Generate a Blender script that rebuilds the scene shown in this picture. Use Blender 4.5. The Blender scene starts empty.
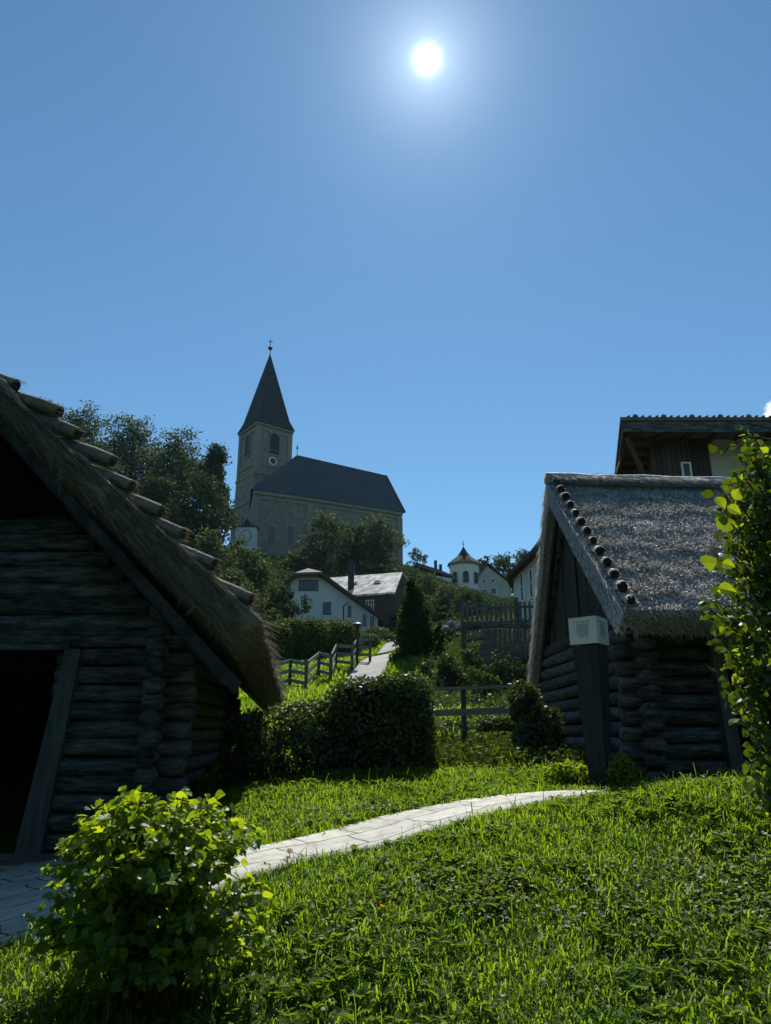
import bpy, math, random
import numpy as np
from mathutils import Vector, Matrix
rng = np.random.default_rng(7); random.seed(7)
PI = math.pi
sc = bpy.context.scene
COL = sc.collection
EYE = 1.6; FPX = 739.0; PITCH = math.atan(233/739.0)
cp, sp = math.cos(PITCH), math.sin(PITCH)
SUN_EL, SUN_AZ = math.radians(48.9), math.radians(4.2)

def at(px, py, Y):
    a, b = px-385.5, 512-py
    yc, zc = FPX*cp-b*sp, FPX*sp+b*cp
    return Vector((a/yc*Y, Y, EYE+zc/yc*Y))

# ---------------------------------------------------------------- terrain
PTS = []
for px, py, Y in [(150,1010,4),(385,1024,3.9),(650,1024,3.8),(760,900,4.9),(760,783,6.6),(690,786,6.6),(385,849,6.2),(385,818,7.3),
    (255,878,5.33),(255,851,6.2),(320,860,5.93),(320,834,6.8),(500,815,6.7),(500,797,7.9),(560,801,7.15),(560,793,7.98),(430,835,6.35),(430,808,7.6),(604,799,6.85),(645,795,6.85),(640,790,8.5),(600,790,8.5),(40,864,7.85),(30,950,4.5),(250,800,8.5),(330,777,9.6),(250,785,9.6),
    (480,770,9.8),(590,771,9.6),(465,747,12),(480,716,16),(430,702,20),(350,690,28),(300,700,24),(260,712,19),(390,655,42),
    (300,666,36),(330,642,75),(380,640,75),(330,655,46),(400,640,55),(460,702,22),(485,690,25),(535,690,25),(490,630,29.4),(540,630,29.4),(450,622,45),
    (400,606,95),(480,608,125),(410,572,125),(320,563,140),(250,560,138),(402,565,140),(465,590,168),(520,603,150),
    (100,558,110),(180,558,110),(240,600,85)]:
    v = at(px, py, Y); PTS.append((v.x, v.y, v.z))
PTS += [(2.6,7.7,1.165),(3.1,7.9,1.195),(0,0,0),(-3,0,0.0),(3,0,.1),(0,2,.14),(-2,2,.2),(2,2,.2),(5,3,.6),(-5,4.6,.5),(-3,6.2,.56),(-5,8.6,.55),(-7,12,1.2),(4,9.5,1.2),(7,9,1.3),(5,13,1.7),
    (9,14,2.2),(-4,14,1.5),(12,21,4.2),(-10,24,3.4),(-30,40,9),(-60,80,20),(20,40,9),(60,60,15),(-60,130,37),(-20,150,36),(40,170,35),(100,150,34),
    (-100,200,38),(0,200,37),(100,200,37),(-12,5,.7),(12,5,1.2),(-8,0,.1),(8,0,.3),(0,-8,-.3)]
PTS = np.array(PTS)
def warp(X, Y):
    Yc = np.clip(Y, -6, 200)+9
    return np.stack([np.clip(X/Yc, -1.6, 1.6)*1.3, np.log(Yc)], -1)
_A = warp(PTS[:,0], PTS[:,1])
_K = np.linalg.norm(_A[:,None]-_A[None], axis=-1)
_W = np.linalg.solve(_K+1e-4*np.eye(len(_A)), PTS[:,2])
def hz(X, Y):
    X = np.asarray(X, float); Y = np.asarray(Y, float); sh = X.shape
    q = warp(X.ravel(), Y.ravel()); out = np.empty(len(q))
    for i in range(0, len(q), 20000):
        out[i:i+20000] = np.linalg.norm(q[i:i+20000,None]-_A[None], axis=-1) @ _W
    return out.reshape(sh)
def gz(x, y): return float(hz(np.array([x]), np.array([y]))[0])

def snoise(P, f, seed=0, octv=3):
    r = np.random.default_rng(seed); out = 0; amp = 1; tot = 0
    for o in range(octv):
        s = 0
        for k in range(5):
            d = r.normal(size=P.shape[1]); d /= np.linalg.norm(d)
            s = s+np.sin(P @ d*f*(1+.5*r.random())*2*PI+r.random()*6.28)
        out = out+amp*s/2.5; tot += amp; amp *= .55; f *= 2.1
    return out/tot

# ---------------------------------------------------------------- mesh helpers
def npmesh(name, V, F, sizes=None, smooth=False):
    me = bpy.data.meshes.new(name)
    V = np.ascontiguousarray(V, dtype=np.float32); F = np.ascontiguousarray(F, dtype=np.int32).ravel()
    n = len(sizes); sizes = np.asarray(sizes, dtype=np.int32)
    me.vertices.add(len(V)); me.vertices.foreach_set('co', V.ravel())
    me.loops.add(len(F)); me.loops.foreach_set('vertex_index', F)
    me.polygons.add(n)
    st = np.zeros(n, np.int32); st[1:] = np.cumsum(sizes)[:-1]
    me.polygons.foreach_set('loop_start', st); me.polygons.foreach_set('loop_total', sizes)
    me.polygons.foreach_set('use_smooth', np.full(n, smooth, bool))
    me.update(calc_edges=True); me.validate(); me.polygons.foreach_set('use_smooth', np.full(len(me.polygons), smooth, bool))
    return me
class MB:
    def __init__(s): s.V = []; s.F = []; s.S = []; s.n = 0
    def add(s, V, F, k=None):
        V = np.asarray(V, float).reshape(-1, 3)
        if k:
            F = np.asarray(F, int).reshape(-1, k); s.F.append((F+s.n).ravel()); s.S += [k]*len(F)
        else:
            for f in F: s.F.append(np.asarray(f, int)+s.n); s.S.append(len(f))
        s.V.append(V); s.n += len(V)
    def box(s, lo, hi, M=None):
        x0,y0,z0 = lo; x1,y1,z1 = hi
        V = np.array([(x0,y0,z0),(x1,y0,z0),(x1,y1,z0),(x0,y1,z0),(x0,y0,z1),(x1,y0,z1),(x1,y1,z1),(x0,y1,z1)], float)
        if M is not None: V = np.array([tuple(M @ Vector(v)) for v in V])
        s.add(V, [(0,3,2,1),(4,5,6,7),(0,1,5,4),(1,2,6,5),(2,3,7,6),(3,0,4,7)], 4)
    def hexa(s, b, t):          # four bottom points, four top points
        s.add([tuple(p) for p in b]+[tuple(p) for p in t], [(0,3,2,1),(4,5,6,7),(0,1,5,4),(1,2,6,5),(2,3,7,6),(3,0,4,7)], 4)
    def bar(s, p, q, w, h, up=(0,0,1)):
        p = Vector(p); q = Vector(q); d = (q-p).normalized(); u = Vector(up)
        r = d.cross(u)
        if r.length < 1e-4: r = d.cross(Vector((1,0,0)))
        r.normalize(); u = r.cross(d)
        o = [(-w/2,-h/2),(w/2,-h/2),(w/2,h/2),(-w/2,h/2)]
        s.hexa([p+r*a+u*b for a,b in o], [q+r*a+u*b for a,b in o])
    def tube(s, pts, rad, n=8, jit=0, cap=True):
        pts = [Vector(p) for p in pts]; m = len(pts)
        if not hasattr(rad, '__len__'): rad = [rad]*m
        V = []; ref = None
        for i, p in enumerate(pts):
            d = (pts[min(i+1,m-1)]-pts[max(i-1,0)]).normalized()
            if ref is None: ref = d.orthogonal().normalized()
            ref = (ref-d*ref.dot(d)).normalized(); b = d.cross(ref)
            for k in range(n):
                a = 2*PI*k/n; rr = rad[i]*(1+jit*(random.random()-.5))
                V.append(p+(ref*math.cos(a)+b*math.sin(a))*rr)
        F = [(i*n+k, i*n+(k+1)%n, (i+1)*n+(k+1)%n, (i+1)*n+k) for i in range(m-1) for k in range(n)]
        if cap: F += [tuple(range(n-1,-1,-1)), tuple((m-1)*n+k for k in range(n))]
        s.add([tuple(v) for v in V], F)
    def prism(s, poly, off):
        poly = [Vector(p) for p in poly]; off = Vector(off); n = len(poly)
        F = [tuple(range(n)), tuple(range(2*n-1, n-1, -1))]+[(i, i+n, (i+1)%n+n, (i+1)%n) for i in range(n)]
        s.add([tuple(p) for p in poly]+[tuple(p+off) for p in poly], F)
    def build(s, name, mat, parent=None, smooth=False, **tags):
        V = np.concatenate(s.V)
        loc = Vector((0,0,0))
        q = parent
        while q is not None: loc += q.location; q = q.parent
        me = npmesh(name, V-np.array(loc), np.concatenate(s.F), s.S, smooth)
        return link(name, me, mat, parent, **tags)
def link(name, me, mat, parent=None, **tags):
    o = bpy.data.objects.new(name, me); COL.objects.link(o); me.materials.append(mat)
    if parent is not None: o.parent = parent
    for k, v in tags.items(): o[k] = v
    return o
def thing(name, loc, label, cat, group=None):
    o = bpy.data.objects.new(name, None); COL.objects.link(o); o.location = loc; o.empty_display_size = .2
    o['label'] = label; o['category'] = cat
    if group: o['group'] = group
    return o

# ---------------------------------------------------------------- materials
def nt(name):
    m = bpy.data.materials.new(name); m.use_nodes = True; t = m.node_tree; t.nodes.clear()
    o = t.nodes.new('ShaderNodeOutputMaterial'); return m, t, o
def N(t, kind, **kw):
    n = t.nodes.new(kind)
    for k, v in kw.items():
        if k in n.inputs: n.inputs[k].default_value = v
        else: setattr(n, k, v)
    return n
def ramp(t, stops, fac):
    r = t.nodes.new('ShaderNodeValToRGB'); e = r.color_ramp.elements
    while len(e) < len(stops): e.new(.5)
    for i, (p, c) in enumerate(stops): e[i].position = p; e[i].color = (*c, 1)
    t.links.new(fac, r.inputs['Fac']); return r.outputs['Color']
def solid(name, c1, c2, scale=3, rough=.85, stretch=(1,1,1), bump=.3, bscale=None, spec=.3, dist=.02, detail=6, p=(.3,.7), metal=0, vary=0, crack=0):
    m, t, o = nt(name); L = t.links.new
    tc = N(t, 'ShaderNodeTexCoord'); mp = N(t, 'ShaderNodeMapping'); mp.inputs['Scale'].default_value = stretch
    L(tc.outputs['Object'], mp.inputs['Vector'])
    n1 = N(t, 'ShaderNodeTexNoise', Scale=scale, Detail=detail, Roughness=.65); L(mp.outputs[0], n1.inputs['Vector'])
    col = ramp(t, [(p[0], c1), (p[1], c2)], n1.outputs['Fac'])
    def mul(c, f):
        mx = N(t, 'ShaderNodeMix', data_type='RGBA', blend_type='MULTIPLY'); mx.inputs[0].default_value = 1; L(c, mx.inputs[6]); L(f, mx.inputs[7]); return mx.outputs[2]
    if vary:
        g = N(t, 'ShaderNodeNewGeometry'); col = mul(col, ramp(t, [(0,(1-vary,)*3),(.5,(1,1-.03*vary,1-.08*vary)),(1,(1+vary,)*3)], g.outputs['Random Per Island']))
    if crack:
        m3 = N(t, 'ShaderNodeMapping'); m3.inputs['Scale'].default_value = (stretch[0]*.6, stretch[1]*3, stretch[2]*3); L(tc.outputs['Object'], m3.inputs['Vector'])
        n3 = N(t, 'ShaderNodeTexNoise', Scale=scale*1.5, Detail=10, Roughness=.75); L(m3.outputs[0], n3.inputs['Vector'])
        col = mul(col, ramp(t, [(.40,(1-crack,)*3),(.50,(1,1,1)),(.66,(1,1,1)),(.75,(1.5,1.4,1.3))], n3.outputs['Fac']))
        v3 = N(t, 'ShaderNodeTexVoronoi', Scale=1.6); L(mp.outputs[0], v3.inputs['Vector']); col = mul(col, ramp(t, [(.0,(.25,.22,.2)),(.07,(.5,.45,.42)),(.11,(1,1,1))], v3.outputs['Distance']))
    b = N(t, 'ShaderNodeBsdfPrincipled', Roughness=rough, Metallic=metal); b.inputs['Specular IOR Level'].default_value = spec
    L(col, b.inputs['Base Color'])
    if bump:
        n2 = N(t, 'ShaderNodeTexNoise', Scale=bscale or scale*4, Detail=6); L(mp.outputs[0], n2.inputs['Vector'])
        bp = N(t, 'ShaderNodeBump', Strength=bump, Distance=dist); L(n2.outputs['Fac'], bp.inputs['Height']); L(bp.outputs[0], b.inputs['Normal'])
    L(b.outputs[0], o.inputs['Surface']); return m
def leafmat(name, cols, trans=.5, tcol=1.8, gloss=.08, rough=.4, tint=(1.45,1.12,.3), patch=0):
    """cols: list of base colours, picked per leaf"""
    m, t, o = nt(name); L = t.links.new
    g = N(t, 'ShaderNodeNewGeometry'); n = len(cols)
    c = ramp(t, [(i/max(n-1,1), k) for i, k in enumerate(cols)], g.outputs['Random Per Island'])
    if patch:
        tc = N(t, 'ShaderNodeTexCoord'); n2 = N(t, 'ShaderNodeTexNoise', Scale=1.3, Detail=5, Roughness=.6); L(tc.outputs['Object'], n2.inputs['Vector'])
        pc = ramp(t, [(.35,(1-patch,1-patch*.75,1)),(.5,(1,1,1)),(.68,(1+patch*.6,1+patch*.2,1))], n2.outputs['Fac'])
        mq = N(t, 'ShaderNodeMix', data_type='RGBA', blend_type='MULTIPLY'); mq.inputs[0].default_value = 1; L(c, mq.inputs[6]); L(pc, mq.inputs[7]); c = mq.outputs[2]
    d = N(t, 'ShaderNodeBsdfDiffuse'); L(c, d.inputs['Color'])
    mx = N(t, 'ShaderNodeMix', data_type='RGBA', blend_type='MULTIPLY'); mx.inputs[0].default_value = 1
    mx.inputs[7].default_value = (tcol*tint[0], tcol*tint[1], tcol*tint[2], 1); L(c, mx.inputs[6])
    tr = N(t, 'ShaderNodeBsdfTranslucent'); L(mx.outputs[2], tr.inputs['Color'])
    ms = N(t, 'ShaderNodeMixShader'); ms.inputs[0].default_value = trans; L(d.outputs[0], ms.inputs[1]); L(tr.outputs[0], ms.inputs[2])
    gl = N(t, 'ShaderNodeBsdfGlossy', Roughness=rough)
    m2 = N(t, 'ShaderNodeMixShader'); m2.inputs[0].default_value = gloss; L(ms.outputs[0], m2.inputs[1]); L(gl.outputs[0], m2.inputs[2])
    L(m2.outputs[0], o.inputs['Surface']); return m

M = {}
M['wood_dark'] = solid('weathered_dark_wood', (.02,.022,.024), (.17,.18,.188), 3.2, .8, (1,4,5), 1, 9, .2, .02, 10, (.36,.70), vary=.35, crack=.6)
M['wood_pale'] = solid('weathered_pale_wood', (.05,.048,.045), (.20,.19,.17), 2, .85, (1,6,9), .7, 9, .15, .01)
M['wood_silver'] = solid('silvered_rail_wood', (.13,.125,.118), (.34,.33,.31), 2, .85, (1,6,9), .7, 9, .15, .01)
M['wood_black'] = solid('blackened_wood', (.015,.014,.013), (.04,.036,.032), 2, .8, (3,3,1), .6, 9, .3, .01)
M['jamb'] = solid('door_jamb_board', (.05,.055,.06), (.13,.14,.145), 2, .85, (6,6,.7), .6, 9, .15, .01)
M['barge'] = solid('bargeboard_wood', (.018,.02,.023), (.06,.066,.072), 2.5, .85, (2,2,2), .6, 9, .15, .01)
M['end_grain'] = solid('log_end_grain', (.012,.010,.009), (.035,.03,.026), 9, .9, bump=.4)
M['post_wood'] = solid('stained_post_wood', (.018,.024,.03), (.045,.055,.066), 3, .75, (5,5,.7), .6, 8, .2, .006)
M['thatch'] = solid('grey_thatch', (.12,.115,.108), (.52,.50,.47), 26, .6, (1,1,1), 1.0, 60, .5, .03, 8, (.35,.65))
M['straw'] = solid('golden_straw', (.10,.09,.065), (.36,.32,.24), 9, .9, (.5,6,1), .8, 40, .3, .02, 8)
M['straw_strand'] = leafmat('straw_strand', [(.08,.073,.055),(.25,.225,.17),(.42,.385,.30)], .2, .8, .0, .4, (1,.95,.85))
M['thatch_strand'] = leafmat('grey_reed_strand', [(.25,.24,.225),(.58,.56,.53),(.80,.78,.75)], .2, .9, .17, .62, (1,.97,.92))
M['bundle_end'] = solid('reed_bundle_end', (.01,.009,.008), (.05,.042,.032), 60, .95, bump=.8)
M['stone_wall'] = solid('church_rubble_stone', (.115,.10,.08), (.30,.265,.22), 1.3, .95, bump=.7, bscale=3, dist=.15, detail=10, p=(.25,.75))
M['stone_trim'] = solid('church_dressed_stone', (.19,.165,.13), (.27,.235,.19), 1.2, .9, bump=.2)
M['slate'] = solid('church_slate', (.045,.052,.062), (.085,.094,.105), .8, .9, (1,1,4), .3, 4, .1, .05)
M['spire'] = solid('spire_shingle', (.03,.034,.04), (.055,.06,.066), .8, .9, bump=.3, dist=.05, spec=.1)
M['white'] = solid('white_render', (.52,.52,.50), (.66,.66,.63), .6, .9, bump=.15)
M['plaster'] = solid('beige_render', (.36,.33,.27), (.46,.42,.35), .6, .9, bump=.15)
M['tile_roof'] = solid('old_brown_roof_tiles', (.09,.08,.07), (.19,.165,.14), 2.5, .85, (1,1,1), .6, 5, .3, .05)
M['metal_roof'] = solid('patched_grey_roof', (.30,.28,.25), (.72,.71,.68), .9, .85, (1,1,1), .3, 5, .1, .03, 8, (.4,.6))
M['brown_wood'] = solid('brown_cladding', (.05,.035,.025), (.10,.072,.05), 2, .85, (6,6,.6), .5, 6, .3, .02)
M['glass'] = solid('dark_window_glass', (.02,.024,.03), (.03,.036,.042), 1, .12, bump=0, spec=.6)
M['white_paint'] = solid('white_paint', (.66,.66,.64), (.78,.78,.76), 4, .6, bump=0)
M['iron'] = solid('dark_iron', (.012,.012,.012), (.03,.03,.03), 5, .5, bump=0)
M['copper'] = solid('dark_copper_roof', (.02,.024,.026), (.045,.052,.056), 1.2, .9, bump=.2, spec=.1)
M['gold'] = solid('gilded_metal', (.35,.24,.07), (.5,.36,.12), 2, .35, bump=0, metal=.8)
M['panel'] = solid('white_sign_panel', (.62,.64,.64), (.70,.72,.72), 3, .45, bump=0)
M['ink'] = solid('printed_ink', (.06,.07,.08), (.09,.10,.11), 9, .7, bump=0)
M['bark'] = solid('tree_bark', (.035,.028,.022), (.10,.085,.07), 3, .95, (1,1,.4), .8, 9, .2, .03)
M['twig'] = solid('twig_bark', (.05,.038,.026), (.12,.09,.06), 20, .9, bump=.3)
M['hedge_core'] = solid('opaque_dark_core', (.008,.009,.005), (.025,.028,.014), 30, 1, bump=.8, spec=0)  # dark filler for the light-blocking cores inside hedges
M['gravel'] = solid('pale_gravel_path', (.30,.29,.27), (.46,.45,.42), 2, .95, bump=.6, bscale=40)
M['rock'] = solid('grey_boulder', (.13,.125,.115), (.30,.29,.27), 2.5, .95, bump=.6)
M['grassL'] = leafmat('grass_blades', [(.055,.12,.009),(.085,.175,.012),(.11,.21,.014),(.13,.235,.014),(.07,.15,.014),(.16,.25,.022),(.09,.18,.02),(.16,.19,.05)], .64, 1.8, .02, .45, tint=(1.32,1.14,.3), patch=.25)
M['weed'] = leafmat('weed_leaves', [(.05,.11,.012),(.08,.16,.016),(.06,.13,.02)], .55, 1.75, .02, .45)
M['clover'] = leafmat('clover_leaves', [(.07,.12,.04),(.10,.16,.06),(.14,.19,.10)], .35, 1.5, .03, .5)
M['shrubL'] = leafmat('fresh_shrub_leaves', [(.065,.14,.012),(.09,.175,.014),(.13,.22,.016),(.18,.27,.022)], .6, 2.0, .03, .42)
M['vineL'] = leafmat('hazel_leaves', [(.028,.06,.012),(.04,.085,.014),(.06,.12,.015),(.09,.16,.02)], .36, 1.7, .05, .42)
M['vineB'] = leafmat('sunlit_hazel_leaves', [(.10,.18,.012),(.14,.22,.02)], .7, 2.0, .02, .4)  # brighter copy of the hazel leaves, sunlight put into the colour
M['hedgeL'] = leafmat('hedge_leaves', [(.035,.062,.022),(.06,.092,.03),(.095,.13,.045)], .3, 1.5, .04, .45, (1.15,1.1,.4))
M['boxL'] = leafmat('clipped_hedge_leaves', [(.045,.08,.018),(.075,.12,.024),(.11,.16,.03)], .22, 1.5, .02, .45, (1.2,1.1,.35))
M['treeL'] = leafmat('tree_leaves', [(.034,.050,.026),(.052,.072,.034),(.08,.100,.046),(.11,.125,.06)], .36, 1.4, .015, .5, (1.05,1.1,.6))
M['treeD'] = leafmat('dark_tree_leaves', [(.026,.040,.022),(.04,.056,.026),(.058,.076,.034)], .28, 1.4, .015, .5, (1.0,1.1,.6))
M['conL'] = leafmat('conifer_foliage', [(.012,.028,.010),(.022,.046,.014),(.04,.075,.016)], .2, 1.3, .01, .5, (1.1,1.1,.4))
M['fluff'] = leafmat('seed_fluff', [(.7,.7,.68),(.8,.8,.78)], .5, .72, 0)
M['yellow'] = leafmat('yellow_petal', [(.7,.5,.02),(.8,.6,.03)], .4, 1, 0)

# ground material: soil and moss under the grass
m, t, o = nt('turf_soil'); L = t.links.new
tc = N(t, 'ShaderNodeTexCoord'); n1 = N(t, 'ShaderNodeTexNoise', Scale=.35, Detail=9, Roughness=.7); L(tc.outputs['Object'], n1.inputs['Vector'])
n2 = N(t, 'ShaderNodeTexNoise', Scale=14, Detail=8, Roughness=.7); L(tc.outputs['Object'], n2.inputs['Vector'])
ca = ramp(t, [(.3,(.025,.045,.010)),(.7,(.055,.095,.016))], n1.outputs['Fac']); cb = ramp(t, [(.3,(.02,.024,.010)),(.65,(.06,.10,.02))], n2.outputs['Fac'])
mx = N(t, 'ShaderNodeMix', data_type='RGBA'); mx.inputs[0].default_value = .5; L(ca, mx.inputs[6]); L(cb, mx.inputs[7])
b = N(t, 'ShaderNodeBsdfPrincipled', Roughness=1); b.inputs['Specular IOR Level'].default_value = 0; L(mx.outputs[2], b.inputs['Base Color'])
bp = N(t, 'ShaderNodeBump', Strength=.8, Distance=.05); L(n2.outputs['Fac'], bp.inputs['Height']); L(bp.outputs[0], b.inputs['Normal'])
L(b.outputs[0], o.inputs['Surface']); M['soil'] = m

# paving: pale slabs with dark joints
m, t, o = nt('paving_slabs'); L = t.links.new
tc = N(t, 'ShaderNodeTexCoord'); mp = N(t, 'ShaderNodeMapping'); mp.inputs['Rotation'].default_value = (0,0,math.radians(-38)); L(tc.outputs['Object'], mp.inputs['Vector'])
nd = N(t, 'ShaderNodeTexNoise', Scale=3, Detail=3); L(mp.outputs[0], nd.inputs['Vector'])
va = N(t, 'ShaderNodeVectorMath', operation='MULTIPLY_ADD'); va.inputs[1].default_value = (.14,.14,0); L(nd.outputs['Color'], va.inputs[0]); L(mp.outputs[0], va.inputs[2])
br = N(t, 'ShaderNodeTexBrick', Scale=1.0); br.inputs['Brick Width'].default_value = .46; br.inputs['Row Height'].default_value = .34; br.offset = .37; br.squash = 1.4; br.squash_frequency = 3
br.inputs['Mortar Size'].default_value = .011; br.inputs['Mortar Smooth'].default_value = .6
br.inputs['Color1'].default_value = (.40,.39,.36,1); br.inputs['Color2'].default_value = (.52,.51,.47,1); br.inputs['Mortar'].default_value = (.09,.095,.05,1)
L(va.outputs[0], br.inputs['Vector'])
n1 = N(t, 'ShaderNodeTexNoise', Scale=6, Detail=8, Roughness=.7); L(tc.outputs['Object'], n1.inputs['Vector'])
cc = ramp(t, [(.32,(.5,.5,.46)),(.5,(.92,.92,.9)),(.68,(1.08,1.08,1.06))], n1.outputs['Fac'])
mx = N(t, 'ShaderNodeMix', data_type='RGBA', blend_type='MULTIPLY'); mx.inputs[0].default_value = 1; L(br.outputs['Color'], mx.inputs[6]); L(cc, mx.inputs[7])
b = N(t, 'ShaderNodeBsdfPrincipled', Roughness=.8); L(mx.outputs[2], b.inputs['Base Color'])
ad = N(t, 'ShaderNodeMath', operation='MULTIPLY_ADD'); ad.inputs[1].default_value = -2.5; L(br.outputs['Fac'], ad.inputs[0]); L(n1.outputs['Fac'], ad.inputs[2])
bp = N(t, 'ShaderNodeBump', Strength=.7, Distance=.008); L(ad.outputs[0], bp.inputs['Height']); L(bp.outputs[0], b.inputs['Normal'])
L(b.outputs[0], o.inputs['Surface']); M['paving'] = m

# vertical boards for the barn
m, t, o = nt('vertical_boards'); L = t.links.new
tc = N(t, 'ShaderNodeTexCoord'); sx = N(t, 'ShaderNodeSeparateXYZ'); L(tc.outputs['Object'], sx.inputs[0])
wv = N(t, 'ShaderNodeMath', operation='MULTIPLY'); wv.inputs[1].default_value = 6.2; L(sx.outputs[0], wv.inputs[0])
fr = N(t, 'ShaderNodeMath', operation='FRACT'); L(wv.outputs[0], fr.inputs[0]); fl = N(t, 'ShaderNodeMath', operation='FLOOR'); L(wv.outputs[0], fl.inputs[0])
wn = N(t, 'ShaderNodeTexWhiteNoise', noise_dimensions='1D'); L(fl.outputs[0], wn.inputs['W'])
c1 = ramp(t, [(0,(.03,.026,.024)),(1,(.075,.064,.056))], wn.outputs['Value'])
c2 = ramp(t, [(.10,(.15,.15,.15)),(.2,(1,1,1))], fr.outputs[0])
mx = N(t, 'ShaderNodeMix', data_type='RGBA', blend_type='MULTIPLY'); mx.inputs[0].default_value = 1; L(c1, mx.inputs[6]); L(c2, mx.inputs[7])
b = N(t, 'ShaderNodeBsdfPrincipled', Roughness=.85); L(mx.outputs[2], b.inputs['Base Color']); L(b.outputs[0], o.inputs['Surface']); M['boards'] = m

# ---------------------------------------------------------------- leaf scatter
def frames(n, up_bias=.3, rg=rng, nrm=None, spread=1.0):
    v = rg.normal(size=(n,3))*spread
    if nrm is not None: v = v+nrm
    v[:,2] += up_bias; v /= np.linalg.norm(v, axis=1)[:,None]
    a = rg.normal(size=(n,3)); a -= (a*v).sum(1)[:,None]*v; a /= np.linalg.norm(a, axis=1)[:,None]
    return v, a, np.cross(v, a)
LEAF = {   # (x along, y across, z fold) outline; midrib shared
 'quad': (np.array([(0,-.35,0),(.55,-.5,.0),(1,0,.0),(.5,.5,.0)],float), [(0,1,2,3)]),
 'oval': (np.array([(0,0,0),(.3,-.36,.10),(.7,-.32,.08),(1,0,-.06),(.7,.32,.08),(.3,.36,.10),(.5,0,0)],float),
          [(0,1,6),(1,2,6),(2,3,6),(3,4,6),(4,5,6),(5,0,6)]),
 'ovate': (np.array([(0,0,0),(.12,-.24,.05),(.34,-.39,.09),(.6,-.34,.08),(.84,-.16,.0),(1.05,0,-.1),(.84,.16,.0),(.6,.34,.08),(.34,.39,.09),(.12,.24,.05),(.5,0,-.01)],float),
          [(i,(i+1)%10,10) for i in range(10)]),
 'lobed': (np.array([(.06,0,0),(-.06,-.26,.05),(.2,-.5,.12),(.42,-.36,.06),(.66,-.42,.10),(.72,-.2,.03),(1,0,-.10),
                     (.72,.2,.03),(.66,.42,.10),(.42,.36,.06),(.2,.5,.12),(-.06,.26,.05),(.45,0,0)],float),
          [(i,(i+1)%12,12) for i in range(12)]),
}
def leaves(mb, C, size, kind='quad', up=.3, nrm=None, spread=1.0, rg=rng, hang=0, width=1.0):
    n = len(C)
    if n == 0: return
    z, x, y = frames(n, up, rg, nrm, spread)
    if hang:
        x = x.copy(); x[:,2] -= hang; x -= (x*z).sum(1)[:,None]*z; x /= np.linalg.norm(x, axis=1)[:,None]; y = np.cross(z, x)
    T, F = LEAF[kind]; s = (size*(.6+.7*rg.random(n)))[:,None,None]
    V = C[:,None,:]+s*(T[None,:,0:1]*x[:,None]+width*T[None,:,1:2]*y[:,None]+T[None,:,2:3]*z[:,None])
    k = len(F[0]); F = np.array(F)
    mb.add(V.reshape(-1,3), (F[None]+(np.arange(n)*len(T))[:,None,None]).reshape(-1,k), k)

def clumps(lobes, n, sig, per, rg):
    """lobes: list (centre, radii). Points in clumps on and just inside the lobes' surface."""
    lo = [np.array(l[0], float) for l in lobes]; ra = [np.array(l[1], float) for l in lobes]
    w = np.array([np.prod(r)**(2/3) for r in ra]); idx = rg.choice(len(lo), n, p=w/w.sum())
    d = rg.normal(size=(n,3)); d /= np.linalg.norm(d, axis=1)[:,None]
    rr = .55+.5*rg.random(n)**.6
    C = np.array([lo[i] for i in idx])+d*np.array([ra[i] for i in idx])*rr[:,None]
    P = np.repeat(C, per, 0)+rg.normal(size=(n*per,3))*np.array([sig,sig,sig*.7])
    return P, np.repeat(d, per, 0)

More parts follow.
